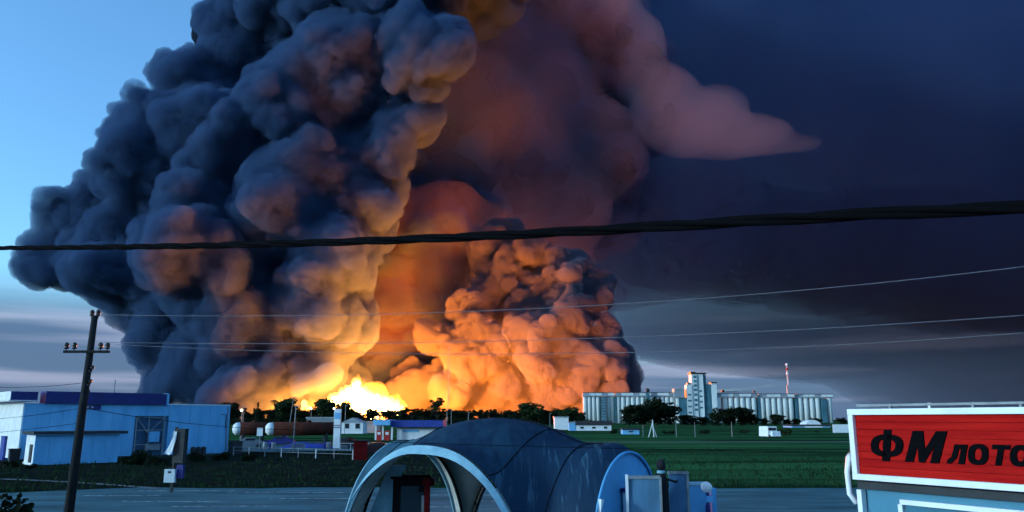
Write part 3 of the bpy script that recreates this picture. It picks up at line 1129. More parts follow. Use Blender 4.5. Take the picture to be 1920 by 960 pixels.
wire([(183, 590, 34), (850, 585, 28), (1935, 498, 17)], 0.010, 'topmost thin wire from the pole top to the right edge')
wire([(196, 642, 33.8), (900, 640, 28), (1935, 590, 17)], 0.010, 'middle thin wire from the crossarm crossing the glowing smoke')
wire([(216, 646, 33.8), (900, 664, 28), (1935, 623, 17)], 0.009, 'lowest thin wire from the crossarm crossing the glowing smoke')
wire([(-15, 726, 40), (90, 724, 38), (170, 716, 34.4)], 0.010, 'thin dark wire running left from the pole above the white canopy', DARKW)
wire([(-15, 786, 40), (90, 775, 37), (168, 762, 34.4)], 0.010, 'upper drooping cable across the white end wall', DARKW)
wire([(-15, 812, 40), (70, 803, 37), (160, 792, 34.4)], 0.010, 'lower drooping cable across the white end wall', DARKW)
wire([(165, 766, 34.4), (320, 790, 40), (560, 806, 60)], 0.014, 'dark service cable slanting right across the blue building', DARKW)
wire([(640, 826, 19), (1000, 837, 19.2), (1600, 848, 16)], 0.006, 'thin line strung low across the dome tent', DARKW)

cable_keys = [(-20, 465, 5.4), (450, 459, 3.7), (960, 440, 2.65), (1500, 409, 2.0), (1940, 389, 1.62)]
axis = smooth_pts(cable_keys, 240)
cable = empty('power_cable', axis[120])
tag(cable, 'thick black twisted power cable sagging across the whole view', 'cable')
acc = 0.0
for s_ in range(3):
    acc = 0.0
    pts = []
    for i, p in enumerate(axis):
        if i:
            acc += (p - axis[i - 1]).length
        a = acc / 0.9 * math.tau + s_ * math.tau / 3
        t = (axis[min(i + 1, 240)] - axis[max(i - 1, 0)]).normalized()
        n1 = t.cross(Vector((0, 0, 1))).normalized()
        n2 = t.cross(n1)
        pts.append(p + (n1 * math.cos(a) + n2 * math.sin(a)) * 0.0078 - axis[120])
    MB().tube(pts, 0.0086, 8).build('strand', DARKW, cable, smooth=True)
# ------------------------------------------------------------------ grain elevator
CONC = mat('pale_concrete', (0.80, 0.82, 0.78), 0.8, scale=0.09, col2=(0.56, 0.60, 0.58), stretch=(1, 1, 0.15))
CONC2 = mat('grey_concrete', (0.30, 0.33, 0.36), 0.85, 0.3, 0.1)
TEAL = mat('teal_cladding', (0.06, 0.16, 0.20), 0.6, 0.3, 0.1)
SD = 950.0
S = pxm(SD)


def sx(px):
    return ground_x(px, SD)


def sz(py):
    return at(960, py, SD).z


SILO_MESH = {}


def silo(root, px, z1, wpx, z0=0.0, y=0.0):
    key = (round(z1, 1), round(wpx, 1))
    if key not in SILO_MESH:
        r = wpx * S / 2
        SILO_MESH[key] = MB().lathe([(r, 0), (r, z1), (r * 0.96, z1 + 0.5)], (0, 0, 0), 18).mesh('silo', True)
        SILO_MESH[key].materials.append(CONC)
    o = bpy.data.objects.new('silo', SILO_MESH[key])
    COL.objects.link(o)
    o.parent = root
    o.location = (sx(px) - root.location.x, y, 0)


def silo_block(label, pxs, w, x0, x1, ztop, galz):
    root = empty('silo_block', (sx((x0 + x1) / 2), SD, 0))
    tag(root, label, 'silo', 'grain elevator silo blocks')
    for p in pxs:
        silo(root, p, ztop, w)
    MB().box((0, 9, ztop / 2), ((x1 - x0) * S - 2, 10, ztop - 0.4)).build('rear_wall', CONC2, root)
    MB().box((0, 2, ztop + 0.9), ((x1 - x0) * S + 1, 12, 1.2)).build('roof_slab', CONC2, root)
    n = max(4, int((x1 - x0) / 11))
    wl_ = (x1 - x0) * S / n
    for i in range(n):
        MB().box((-(x1 - x0) * S / 2 + (i + 0.5) * wl_, 2, (ztop + 1.5 + galz) / 2), (wl_ - 0.25, 7, galz - ztop - 1.5)).build('gallery_panel', CONC if i % 3 else CONC2, root)
    MB().box((0, 2, galz + 0.3), ((x1 - x0) * S + 0.6, 8, 0.5)).build('gallery_roof', ROOFD, root)
    return root


ZS, ZG = sz(744), sz(736.5)
b1 = silo_block('leftmost short silo block with stair tower at the foot of the smoke', [1098, 1106, 1114, 1122, 1141, 1148.5], 7.6, 1094, 1152.5, ZS, ZG)
MB().box((sx(1131.5) - b1.location.x, -4.5, ZS / 2), (9 * S, 3, ZS)).build('stair_tower', TEAL, b1)
for k in range(9):
    MB().box((sx(1131.5) - b1.location.x, -6.1, 2.5 + k * 3.2), (7 * S, 0.3, 0.7)).build('landing', CONC2, b1)
b2 = silo_block('long left silo block behind the dark tree clump', [1160 + i * 9.2 for i in range(12)], 8.6, 1156, 1266, ZS, ZG)
MB().box((sx(1214) - b2.location.x, -7, sz(760) / 2 + 14), (5.5 * S, 4, sz(738) - sz(772))).build('lift_shaft', TEAL, b2)
MB().lathe([(1.6, 0), (2.6, 2.0), (2.4, 3.4), (0.8, 4.6)], (sx(1215) - b2.location.x, -4, ZG + 0.6), 10).build('vent_cowl', DARK, b2)
b3 = silo_block('silo block right of the tall head house', [1361 + i * 10.8 for i in range(6)], 9.8, 1344, 1421, ZS - 1, ZG - 1)
MB().box((sx(1348) - b3.location.x, -2, (ZS - 1) / 2), (7 * S, 6, ZS - 1.2)).build('end_pier', CONC, b3)
MB().box((sx(1388) - b3.location.x, 4, ZG + 1.2), (64 * S, 2.5, 1.3)).build('conveyor', CONC2, b3)
MB().box((sx(1360) - b3.location.x, 4, ZG + 2.2), (4 * S, 3, 3)).build('conveyor_head', DARK, b3)
MB().box((sx(1419) - b3.location.x, 4, ZG + 1.4), (4 * S, 3, 2)).build('conveyor_head', DARK, b3)
b4 = silo_block('silo block under the mast, second from the right', [1430.5 + i * 10.8 for i in range(6)], 9.8, 1427, 1491, ZS - 1.5, ZG - 1.5)
b5 = silo_block('rightmost silo block with a dark gap near its end', [1502, 1513, 1524, 1534.5, 1557], 9.8, 1497, 1564, ZS - 1.5, ZG - 1.8)
MB().box((sx(1545) - b5.location.x, -2, ZS / 2 - 1), (9 * S, 5, ZS - 3.5)).build('dark_shaft', TEAL, b5)
for i, px in enumerate((1154.3, 1424, 1494)):
    o = MB().box((sx(px), SD + 3, ZG / 2 - 1), ((3.0, 4.5, 4.8)[i] * S, 12, ZG - 3)).build('joint_tower', TEAL)
    tag(o, ['dark teal joint tower between the two left silo blocks', 'dark teal joint tower left of the mast block', 'dark teal joint tower under the mast'][i], 'tower', 'joint towers of the grain elevator')

hh = empty('head_house', (sx(1312), SD - 2, 0))
tag(hh, 'tall stepped head house tower of the grain elevator', 'tower')


def hbox(name, x0, x1, y0, y1, dep, thick, m, proud=0.0):
    a, b = sx(x0) - hh.location.x, sx(x1) - hh.location.x
    z0, z1 = sz(y0), sz(y1)
    return MB().box(((a + b) / 2, dep + thick / 2 - proud, (max(0, z1) + z0) / 2 if y1 < 786 else z0 / 2), (b - a, thick, z0 - (max(0, z1) if y1 < 786 else 0))).build(name, m, hh)


hbox('main_tower', 1297, 1319, 702, 787, -6, 14, CONC)
hbox('tower_side', 1319.2, 1325, 703, 787, -4, 12, TEAL)
hbox('tower_cap', 1295.5, 1325.5, 699.5, 702, -7, 16, DARK)
hbox('tower_hoist', 1296, 1306, 697.5, 699.5, -5, 5, DARK)
hbox('left_step', 1287, 1296.8, 722, 787, -7, 12, CONC)
hbox('left_step_cap', 1289, 1295, 718, 722, -6, 8, TEAL)
hbox('right_step', 1325.2, 1334, 721, 787, -5, 12, TEAL)
hbox('right_turret', 1334.2, 1343.5, 719, 787, -6, 10, CONC)
hbox('turret_cap', 1333.5, 1344.5, 717, 719, -7, 12, DARK)
hbox('lift_box', 1263.5, 1281, 729, 746, -8, 14, CONC2)
hbox('lift_leg', 1272, 1286, 746, 787, -6, 12, TEAL)
hbox('connector', 1268, 1271.8, 746, 787, -5, 11, CONC)
for y0 in (705, 713, 721, 729, 738, 748, 757, 766):
    hbox('window_band', 1301, 1306.5, y0, y0 + 4.5, -6.2, 0.5, TEAL)
hbox('pipe_run', 1307.5, 1309, 704, 787, -6.6, 0.6, TEAL)
for y0 in (732, 742, 752, 763):
    hbox('window', 1311, 1316, y0, y0 + 3, -6.2, 0.5, TEAL)
for y0 in (739, 750, 761, 772):
    hbox('window_band', 1288.5, 1295, y0, y0 + 3, -7.2, 0.5, TEAL)

RED = mat('red_paint', (0.42, 0.02, 0.02), 0.6, 0.2, 0.5)
ms = empty('lattice_mast', (ground_x(1482, SD + 14), SD + 14, 0))
tag(ms, 'slim red and white lattice mast above the silos', 'mast')
zt = sz(679)
for k, (dx, dy) in enumerate(((-0.9, -0.5), (0.9, -0.5), (0, 1.0))):
    MB().tube([(dx, dy, 0), (dx * 0.5, dy * 0.5, zt)], 0.16, 5).build('mast_leg', WHITEP, ms)
for i in range(22):
    z = zt * (0.5 + i / 44)
    k = 1 - 0.5 * z / zt
    MB().tube([(-0.9 * k, -0.5 * k, z), (0.9 * k, -0.5 * k, z + 1.1)], 0.09, 4).build('lattice_bar', RED if (i // 4) % 2 else WHITEP, ms)
for yy, m_ in ((682, WHITEP), (690.5, RED), (699, WHITEP)):
    MB().lathe([(0.4, -1.5), (1.4, -1.2), (1.5, 0.8), (0.6, 1.4)], (0, -0.6, sz(yy)), 10).build('antenna_drum', m_, ms)
MB().box((0, 0, sz(731)), (3.4, 2.2, 12)).build('equipment_cabin', CONC2, ms)

# ------------------------------------------------------------------ low buildings and yard
PINKW = mat('pink_lit_wall', (0.60, 0.42, 0.38), 0.8, 0.2, 0.5)  # pink light falling on the wall is put into its colour
BRICKR = mat('dark_red_paint', (0.12, 0.010, 0.012), 0.95, 0.3, 1, spec=0.0)
TANKM = mat('rust_brown_tank', (0.10, 0.028, 0.016), 0.8, scale=0.7, col2=(0.05, 0.014, 0.010), spec=0.1)
ROOFG = mat('grey_sheet_roof', (0.30, 0.34, 0.37), 0.5, 0.2, 0.8)


def low_house(label, px0, px1, ytop, ybase, thick, wall, roof, roof_h=0.6, windows=0, name='low_building', cat='building', gable=False, dep=None):
    dep = dep or 4.0 * FPX / (ybase - 787)
    x0, x1 = ground_x(px0, dep), ground_x(px1, dep)
    h = at(960, ytop, dep).z
    root = empty(name, ((x0 + x1) / 2, dep, 0))
    tag(root, label, cat)
    w = x1 - x0
    if gable:
        wall_h = h * 0.68
        MB().box((0, thick / 2, wall_h / 2), (w, thick, wall_h)).build('wall', wall, root)
        MB().add([(-w / 2 - .2, -.2, wall_h), (w / 2 + .2, -.2, wall_h), (0, -.2, h), (-w / 2 - .2, thick, wall_h), (w / 2 + .2, thick, wall_h), (0, thick, h)],
                 [(0, 1, 2), (5, 4, 3), (0, 2, 5, 3), (1, 4, 5, 2), (0, 3, 4, 1)]).build('roof', roof, root)
    else:
        MB().box((0, thick / 2, (h - roof_h) / 2), (w, thick, h - roof_h)).build('wall', wall, root)
        MB().box((0, thick / 2 - 0.1, h - roof_h / 2 + 0.02), (w + 0.6, thick + 0.6, roof_h)).build('roof', roof, root)
    for i in range(windows):
        x = -w / 2 + w * (i + 0.5) / windows
        wd = MB().box((x, -0.03, (h - roof_h) * 0.55), (min(1.3, w / windows * 0.5), 0.08, (h - roof_h) * 0.36)).build('window', GLASS, root)
        MB().box((x, -0.08, (h - roof_h) * 0.35), (min(1.5, w / windows * 0.55), 0.14, 0.1)).build('sill', WHITEP, wd)
    return root


low_house('small white gabled house right of the white pylon', 641, 681, 783, 812, 7, WHITEP, ROOFG, windows=2, gable=True)
low_house('low grey shed roof left of the white pylon', 575, 628, 782, 803, 8, GREYM, ROOFG, dep=330)
low_house('low pink lit building behind the station canopy', 681, 706, 790, 808, 6, PINKW, PINKW, 0.4, dep=250)
low_house('white cube building at the right shoulder of the tent', 1040, 1066, 781, 802, 8, WHITEP, ROOFG, 0.3, dep=330)
low_house('small blue-grey hut beside the white cube building', 1067, 1079, 791, 806, 5, WALLP, ROOFG, 0.4, dep=300)
low_house('long white building with dark roof before the left silos', 1080, 1146, 789, 809, 9, WHITEP, ROOFD, 1.6, windows=3, dep=300)
low_house('low pale hut before the left tree clump', 1167, 1198, 803, 815, 4, WALLP, ROOFD, 0.4, windows=1, dep=225)
dh = low_house('wide pale blue building with rounded gable before the right silos', 1484, 1556, 796, 810, 14, WALLP, ROOFD, 0.8, windows=6, dep=420)
MB().lathe([(4.6, -0.3), (4.6, 9.0)], (1.2, 0, 0.0), 24, 'Y').build('round_gable', WHITEP, dh).location.z = at(960, 797, 420).z - 2.0
bd = empty('billboard', (ground_x(1575, 240), 240, 0))
tag(bd, 'blank white billboard on posts left of the red kiosk', 'billboard')
MB().box((0, 0, at(960, 803.5, 240).z), (29 * pxm(240), 0.25, 15 * pxm(240))).build('board', WHITEP, bd)
for x in (-1.6, 1.6):
    MB().box((x, 0.2, 0.5), (0.15, 0.15, 1.4)).build('post', GREYM, bd)

st = empty('filling_station', (ground_x(757, 165), 165, 0))
tag(st, 'filling station shop with blue fascia and white wall', 'building')
dS = 165
zs = lambda y: at(960, y, dS).z
xs_ = lambda p: ground_x(p, dS) - st.location.x
MB().box(((xs_(745) + xs_(830)) / 2, 3, zs(801) / 2), (xs_(830) - xs_(745), 6, zs(801))).build('wall', WHITEP, st)
MB().box(((xs_(735.5) + xs_(832)) / 2, 2.4, (zs(788) + zs(800.5)) / 2), (xs_(832) - xs_(735.5), 8, zs(788) - zs(800.5))).build('fascia', BLUEM, st)
MB().box(((xs_(704) + xs_(735)) / 2, 1.5, (zs(787) + zs(797)) / 2), (xs_(735) - xs_(704), 8, zs(787) - zs(797))).build('canopy', WALLP, st)
for p in (707, 720, 737):
    MB().box((xs_(p), -1, zs(797) / 2), (0.35, 0.35, zs(797))).build('column', WHITEP, st)
MB().box((xs_(770), -0.05, zs(808)), (3.2, 0.1, 0.5)).build('name_strip', WALLP, st)
for i, p in enumerate((712, 727)):
    o = empty('fuel_dispenser', (ground_x(p, 160), 160, 0))
    tag(o, ['red fuel dispenser under the left of the canopy', 'red fuel dispenser under the right of the canopy'][i], 'fuel pump', 'fuel dispensers')
    MB().box((0, 0, 0.95), (1.0, 0.6, 1.9)).build('body', RED, o)
    MB().box((0, -0.32, 1.35), (0.6, 0.05, 0.5)).build('display', WHITEP, o)
    MB().tube([(0.5, -0.1, 1.5), (0.72, -0.15, 0.9), (0.55, -0.1, 0.5)], 0.04, 6).build('hose', DARK, o)

py_ = empty('price_pylon', (ground_x(633, 116), 116, 0))
tag(py_, 'slim white price pylon standing before the flames', 'sign')
MB().box((0, 0, 2.75), (0.95, 0.4, 5.5)).build('column', WHITEP, py_)
MB().box((0, -0.22, 3.2), (0.97, 0.06, 0.16)).build('band', GREYM, py_)
MB().box((0, -0.22, 4.55), (0.8, 0.05, 0.9)).build('panel', WALLP, py_)
MB().box((0, -0.22, 2.9), (0.97, 0.06, 0.12)).build('band', NAVY, py_)


def tank(px0, px1, dep, label):
    x0, x1 = ground_x(px0, dep), ground_x(px1, dep)
    root = empty('fuel_tank', ((x0 + x1) / 2, dep, 0), R(28))
    tag(root, label, 'tank', 'horizontal fuel tanks')
    L = (x1 - x0) * 1.06
    r = 12 * pxm(dep)
    zc = at(960, 804, dep).z
    MB().lathe([(r, -L / 2 + 0.4), (r, L / 2 - 0.5), (r * 0.7, L / 2)], (0, 0, zc), 20, 'X').build('shell', TANKM, root, smooth=True)
    MB().lathe([(0.05, -L / 2 - 0.75), (r * 0.55, -L / 2 - 0.62), (r * 0.88, -L / 2 - 0.25), (r * 1.01, -L / 2 + 0.42)], (0, 0, zc), 20, 'X').build('end_cap', WHITEP, root, smooth=True)
    for k in (-0.3, 0.3):
        MB().box((k * L, 0, (zc - r * 0.7) / 2), (0.4, r * 1.6, zc - r * 0.7)).build('saddle', DARK, root)
    MB().lathe([(0.45, 0), (0.45, 0.35), (0.2, 0.42)], (L * 0.05, 0, zc + r - 0.08), 12).build('manhole', TANKM, root)
    for k in range(3):
        MB().lathe([(r * 1.012, -0.05), (r * 1.012, 0.05)], (-L * 0.25 + k * L * 0.25, 0, zc), 20, 'X').build('hoop', DARK, root)


tank(448, 502, 142, 'short brown fuel tank with a white end beside the blue building')
tank(512, 634, 140, 'long rust-brown fuel tank with a white end near the pylon')

sg = empty('sign_board', (ground_x(489, 112), 112, 0))
tag(sg, 'small white square sign board on a short post before the tanks', 'sign')
MB().box((0, 0, 0.9), (0.1, 0.1, 1.8)).build('post', GREYM, sg)
MB().box((0, -0.06, 2.35), (0.8, 0.06, 1.1)).build('board', WHITEP, sg)

TARP = mat('blue_tarpaulin', (0.02, 0.05, 0.28), 0.4, 0.3, 1.0)
tv, tf = [], []
nx, ny = 28, 12
for j in range(ny + 1):
    for i in range(nx + 1):
        u, v_ = i / nx * 2 - 1, j / ny * 2 - 1
        z = 0.02 + 1.0 * max(0, 1 - u * u) ** 0.7 * max(0, 1 - v_ * v_) ** 0.6 * (0.7 + 0.5 * mnoise.noise(Vector((u * 2.4, v_ * 2, 1)))) + 0.08 * mnoise.noise(Vector((u * 9, v_ * 5, 2)))
        tv.append((u * 3.9, v_ * 2.0, max(0.012, z)))
for j in range(ny):
    for i in range(nx):
        a = j * (nx + 1) + i
        tf.append((a, a + 1, a + nx + 2, a + nx + 1))
nb = len(tv)
tv += [(x, y, 0.004) for x, y, z in tv]
tf += [tuple(k + nb for k in f[::-1]) for f in tf]
o = MB().add(tv, tf).build('tarpaulin', TARP, None, smooth=True, loc=(ground_x(580, 118), 118, 0.01))
tag(o, 'crumpled blue tarpaulin heap before the long brown tank', 'tarpaulin')

rs = empty('metal_cabin', (ground_x(678, 82), 82, 0), R(12))
tag(rs, 'small dark red metal cabin left of the tent', 'cabin')
for i in range(4):
    MB().box((-0.52 + i * 0.35, 0, 0.95), (0.335, 0.06, 1.9)).build('front_board', BRICKR, rs)
MB().box((0, 0.6, 0.94), (1.34, 1.1, 1.86)).build('body', BRICKR, rs)
MB().box((0, 0.55, 1.94), (1.55, 1.4, 0.09)).build('roof', ROOFD, rs)
cr = empty('parked_car', (ground_x(706, 92), 92, 0), R(8))
tag(cr, 'dark parked car half hidden behind the dome tent', 'car')
CARP = mat('dark_car_paint', (0.03, 0.012, 0.015), 0.25, 0.1, 2, spec=0.6)
prof = [(-2.1, 0.35), (-2.15, 0.75), (-1.95, 0.95), (-1.1, 1.05), (-0.55, 1.45), (0.75, 1.48), (1.45, 1.08), (2.05, 0.95), (2.15, 0.6), (2.1, 0.35)]
n = len(prof)
MB().add([(x, -0.85, z) for x, z in prof] + [(x, 0.85, z) for x, z in prof],
         [tuple(range(n)), tuple(range(n, 2 * n))[::-1]] + [(i, n + i, n + (i + 1) % n, (i + 1) % n) for i in range(n)]).build('body', CARP, cr)
for x in (-1.3, 1.3):
    for y in (-0.8, 0.8):
        MB().lathe([(0.33, -0.11), (0.33, 0.11)], (x, y, 0.33), 14, 'Y').build('wheel', DARK, cr)
MB().box((0.1, -0.86, 1.25), (1.3, 0.02, 0.3)).build('side_window', GLASS, cr)

STRAPD = mat('black_car_paint', (0.012, 0.012, 0.014), 0.3, 0.1, 2, spec=0.4)


def saloon(px, dep, rz, label, paint):
    r_ = empty('parked_car', (ground_x(px, dep), dep, 0.01), R(rz))
    tag(r_, label, 'car', 'cars in the yard')
    for o_ in list(cr.children):
        q_ = o_.copy()
        COL.objects.link(q_)
        q_.parent = r_
        if o_.name.startswith('body'):
            q_.material_slots[0].link = 'OBJECT'
            q_.material_slots[0].material = paint
    return r_


saloon(470, 116, 20, 'pale car nearest the right end of the blue building', GREYM)
saloon(528, 124, 5, 'dark blue car left of the blue tarpaulin heap', NAVY)
saloon(648, 118, -15, 'black car right of the white pylon', STRAPD)
for i, px in enumerate((500, 508, 516, 610, 618)):
    o = empty('oil_drum', (ground_x(px, 113), 113 + (i % 2) * 0.7, 0.01))
    tag(o, ORD[i] + ' drum from the left in the tank yard', 'drum', 'drums in the tank yard')
    MB().lathe([(0.29, 0), (0.3, 0.02), (0.3, 0.3), (0.31, 0.32), (0.3, 0.34), (0.3, 0.6), (0.31, 0.62), (0.3, 0.64), (0.3, 0.88), (0.27, 0.9)], (0, 0, 0), 14).build('shell', BLUEM if i % 2 else GREYM, o, smooth=True)
    MB().lathe([(0.05, 0.9), (0.05, 0.93)], (0.15, 0, 0), 8).build('bung', DARK, o)
for i, px in enumerate((556, 566, 690, 698)):
    o = empty('pallet_stack', (ground_x(px, 110), 110, 0.01), R(10 * i))
    tag(o, ORD[i] + ' pallet stack from the left in the yard', 'pallets', 'pallet stacks in the yard')
    for k in range(5 + i % 2):
        MB().box((0, 0, 0.085 + k * 0.15), (1.2, 0.8, 0.05)).build('deck', GREYM, o)
        for y_ in (-0.34, 0, 0.34):
            MB().box((0, y_, 0.03 + k * 0.15), (1.2, 0.1, 0.055)).build('runner', GREYM, o)

vn = empty('van', (ground_x(1440, 182), 182, 0), R(10))
tag(vn, 'small white van parked at the field edge before the silos', 'van')
MB().box((-0.2, 0, 1.45), (2.3, 4.2, 2.2), top=(0.92, 0.96)).build('body', WHITEP, vn)
MB().box((0.3, -2.5, 0.95), (2.0, 1.0, 1.1), top=(0.95, 0.6)).build('bonnet', WHITEP, vn)
MB().box((-0.2, -2.08, 1.95), (1.8, 0.06, 0.6)).build('windscreen', GLASS, vn)
for x in (-1.1, 0.8):
    for y in (-2.0, 1.3):
        MB().lathe([(0.36, -0.12), (0.36, 0.12)], (x, y, 0.36), 14, 'X').build('wheel', DARK, vn)
for x in (-0.8, 0.5):
    MB().box((x + 0.3, -3.02, 0.95), (0.3, 0.06, 0.2)).build('headlight', WALLP, vn)

fc = empty('fence', (ground_x(440, 92), 92, 0))
tag(fc, 'low pale rail fence between the blue building and the red cabin', 'fence')
A, B = Vector((ground_x(442, 93), 93, 0)), Vector((ground_x(664, 83), 83, 0))
for i in range(8):
    p = A.lerp(B, i / 7) - fc.location
    MB().box((p.x, p.y, 0.5), (0.09, 0.09, 1.0)).build('post', WHITEP if i % 2 else GREYM, fc)
for z in (0.55, 0.95):
    MB().tube([A - fc.location + Vector((0, -0.07, z)), B - fc.location + Vector((0, -0.07, z))], 0.03, 6).build('rail', GREYM, fc)
fc2 = empty('fence', (ground_x(600, 105), 105, 0))
tag(fc2, 'thin white rail fence before the filling station', 'fence')
A, B = Vector((ground_x(640, 108), 108, 0)), Vector((ground_x(800, 104), 104, 0))
for i in range(9):
    p = A.lerp(B, i / 8) - fc2.location
    MB().box((p.x, p.y, 0.5), (0.08, 0.08, 1.0)).build('post', WHITEP, fc2)
MB().tube([A - fc2.location + Vector((0, -0.06, 0.93)), B - fc2.location + Vector((0, -0.06, 0.93))], 0.035, 6).build('rail', WHITEP, fc2)

LAMPG = glow('lamp_glow', (1.0, 0.85, 0.6), 5.0)


def lamp_pole(px, top, dep, label, lean=0.0, head=True, lit=False):
    h = at(px, top, dep).z
    root = empty('lamp_pole', (ground_x(px, dep), dep, 0))
    tag(root, label, 'pole', 'poles in the middle distance')
    r = max(0.07, 0.55 * pxm(dep))
    MB().tube([(0, 0, 0), (lean * 0.5, 0, h * 0.5), (lean, 0, h)], [r * 1.2, r, r * 0.75], 6).build('shaft', GREYM, root)
    if head:
        MB().box((lean + 0.25, 0, h + 0.03), (0.8, 0.3, 0.14)).build('lamp_head', GREYM, root)
    if lit:
        MB().lathe([(0.06, -0.2), (0.22, -0.14), (0.24, 0.08), (0.06, 0.2)], (lean, -0.4, h), 10).build('lamp_bulb', LAMPG, root)


lamp_pole(541, 745, 190, 'tall leaning pole in front of the tall round tree', 0.9)
lamp_pole(552, 762, 105, 'thin pole right of the leaning pole', 0.1)
lamp_pole(456, 764, 200, 'short pole behind the right end of the blue building')
lamp_pole(453, 769, 150, 'small lit lamp behind the right end of the blue building', lit=True, head=False)
lamp_pole(583, 766, 210, 'lit lamp low among the trees left of the flames', lit=True, head=False)
lamp_pole(626, 766, 210, 'lit lamp beside the white pylon top', lit=True, head=False)
lamp_pole(647, 760, 230, 'thin pole below the left flames')
lamp_pole(713, 765, 220, 'thin pole below the right flames')
lamp_pole(838, 768, 230, 'left one of two close poles left of the tent top')
lamp_pole(846, 770, 230, 'right one of two close poles left of the tent top')
lamp_pole(878, 774, 240, 'short pole left of the tent crown')
lamp_pole(1031, 776, 240, 'short pole left of the white cube building')
lamp_pole(1205, 797, 190, 'short stub pole left of the A-frame pylon', head=False)
lamp_pole(1267, 791, 190, 'greenish pole right of the A-frame pylon', head=False)
lamp_pole(1302, 791, 190, 'pale pole below the head house', head=False)
lamp_pole(1371, 791, 190, 'thin pole in front of the middle tree clump', head=False)
lamp_pole(840, 650, 900, 'very tall faint mast inside the glowing smoke', head=False)
ap = empty('braced_pole', (ground_x(1223, 190), 190, 0))
tag(ap, 'pale A-shaped braced pole in the field before the left silos', 'pole')
h = at(960, 788, 190).z
MB().tube([(0.25, 0, 0), (0.05, 0, h)], 0.14, 6).build('upright', CONC, ap)
MB().tube([(-1.0, 0, 0), (0, 0, h * 0.85)], 0.10, 6).build('brace', CONC, ap)
MB().tube([(0.9, 0.2, 0), (0.1, 0, h * 0.7)], 0.10, 6).build('brace', CONC, ap)

# ------------------------------------------------------------------ dome tent
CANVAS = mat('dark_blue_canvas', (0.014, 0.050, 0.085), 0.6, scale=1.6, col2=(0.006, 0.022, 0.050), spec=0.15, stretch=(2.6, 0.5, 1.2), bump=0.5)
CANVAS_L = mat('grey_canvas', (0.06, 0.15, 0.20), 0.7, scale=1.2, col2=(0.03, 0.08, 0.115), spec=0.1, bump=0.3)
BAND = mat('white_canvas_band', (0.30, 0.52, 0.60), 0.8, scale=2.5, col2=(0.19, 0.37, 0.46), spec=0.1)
CANVAS_R = mat('canvas_painted_highlights', (0.11, 0.24, 0.32), 0.6, scale=1.0, col2=(0.008, 0.030, 0.062), spec=0.15, stretch=(7.5, 0.7, 0.7), lo=0.54, hi=0.86, bump=0.6)  # pale streaks put the highlights of the cloth's wrinkles into its colour
LINER = mat('inner_lining', (0.50, 0.49, 0.45), 0.9, 0.3, 1.0)
PANEL = mat('pale_blue_sheet', (0.12, 0.42, 0.72), 0.5, 0.15, 1.0)
STRAP = mat('black_strap', (0.012, 0.012, 0.014), 0.95, 0.2, 5, spec=0.0)

TK = 1.10
tl, tf_, tb, trr = [Vector((-0.42, 21.95, 0)) + (Vector(p) - Vector((-0.42, 21.95, 0))) * TK for p in ((-4.37, 20.9, 0), (0.63, 18.0, 0), (-1.47, 25.9, 0), (3.53, 23.0, 0))]
tent = empty('dome_tent', (tl + trr) / 2)
tag(tent, 'dark blue dome tent with white arched opening in the parking lot', 'tent')
TC = tent.location.copy()
HA, KP = 3.40, 4.0


def ee(t):
    return max(0.0, 1 - abs(t / 0.93) ** 2.2) ** 0.58


def tent_pt(u, v, lift=0.0):
    """u along left->front, v along left->back, both -1..1"""
    p = (tl + tf_) / 2 * (1 - v) / 2 + (tb + trr) / 2 * (1 + v) / 2 + (tf_ - tl) / 2 * u - TC
    z = HA * (ee(u) ** KP + ee(v) ** KP) ** (1 / KP)
    # tight cloth sags a little between the ribs and puckers
    w = 0.035 * mnoise.noise(Vector((u * 3.0, v * 3.0, 4.2))) + 0.016 * mnoise.noise(Vector((u * 14.0, v * 5.0, 9.2))) * (1 - abs(v)) ** 0.3
    pin = 1 - 0.06 * (1 - z / 4.05)
    return Vector((p.x * pin, p.y * pin, z + lift + w * min(1, z)))


def gore(u0, u1, v0, v1, nu, nv, material, name, lift=0.0):
    vs, fs = [], []
    f = lambda t: math.sin(t * math.pi / 2)
    for j in range(nv + 1):
        for i in range(nu + 1):
            vs.append(tent_pt(f(u0 + (u1 - u0) * i / nu), f(v0 + (v1 - v0) * j / nv), lift))
    nn = len(vs)
    for j in range(nv):
        for i in range(nu):
            a = j * (nu + 1) + i
            fs.append((a, a + 1, a + nu + 2, a + nu + 1))
    inner = [Vector((v.x * 0.994, v.y * 0.994, v.z - 0.03)) for v in vs]
    o = MB().add(vs, fs).build(name, material, tent, smooth=True)
    MB().add(inner, [tuple(k for k in q[::-1]) for q in fs]).build('lining', LINER, o, smooth=True)
    return o


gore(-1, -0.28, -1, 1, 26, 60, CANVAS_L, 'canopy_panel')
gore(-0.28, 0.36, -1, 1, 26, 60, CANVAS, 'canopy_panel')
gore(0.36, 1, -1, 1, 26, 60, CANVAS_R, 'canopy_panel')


def seam(u=None, v=None):
    f = lambda t: math.sin(t * math.pi / 2)
    pts = []
    for i in range(41):
        t = -0.97 + 1.94 * i / 40
        pts.append(tent_pt(f(u), f(t), 0.012) if u is not None else tent_pt(f(t), f(v), 0.012))
    MB().tube(pts, 0.011, 5).build('seam', STRAP, tent, smooth=True)


seam(u=-0.28)
seam(u=0.36)
seam(v=0.0)
seam(u=0.68)
seam(u=-0.64)


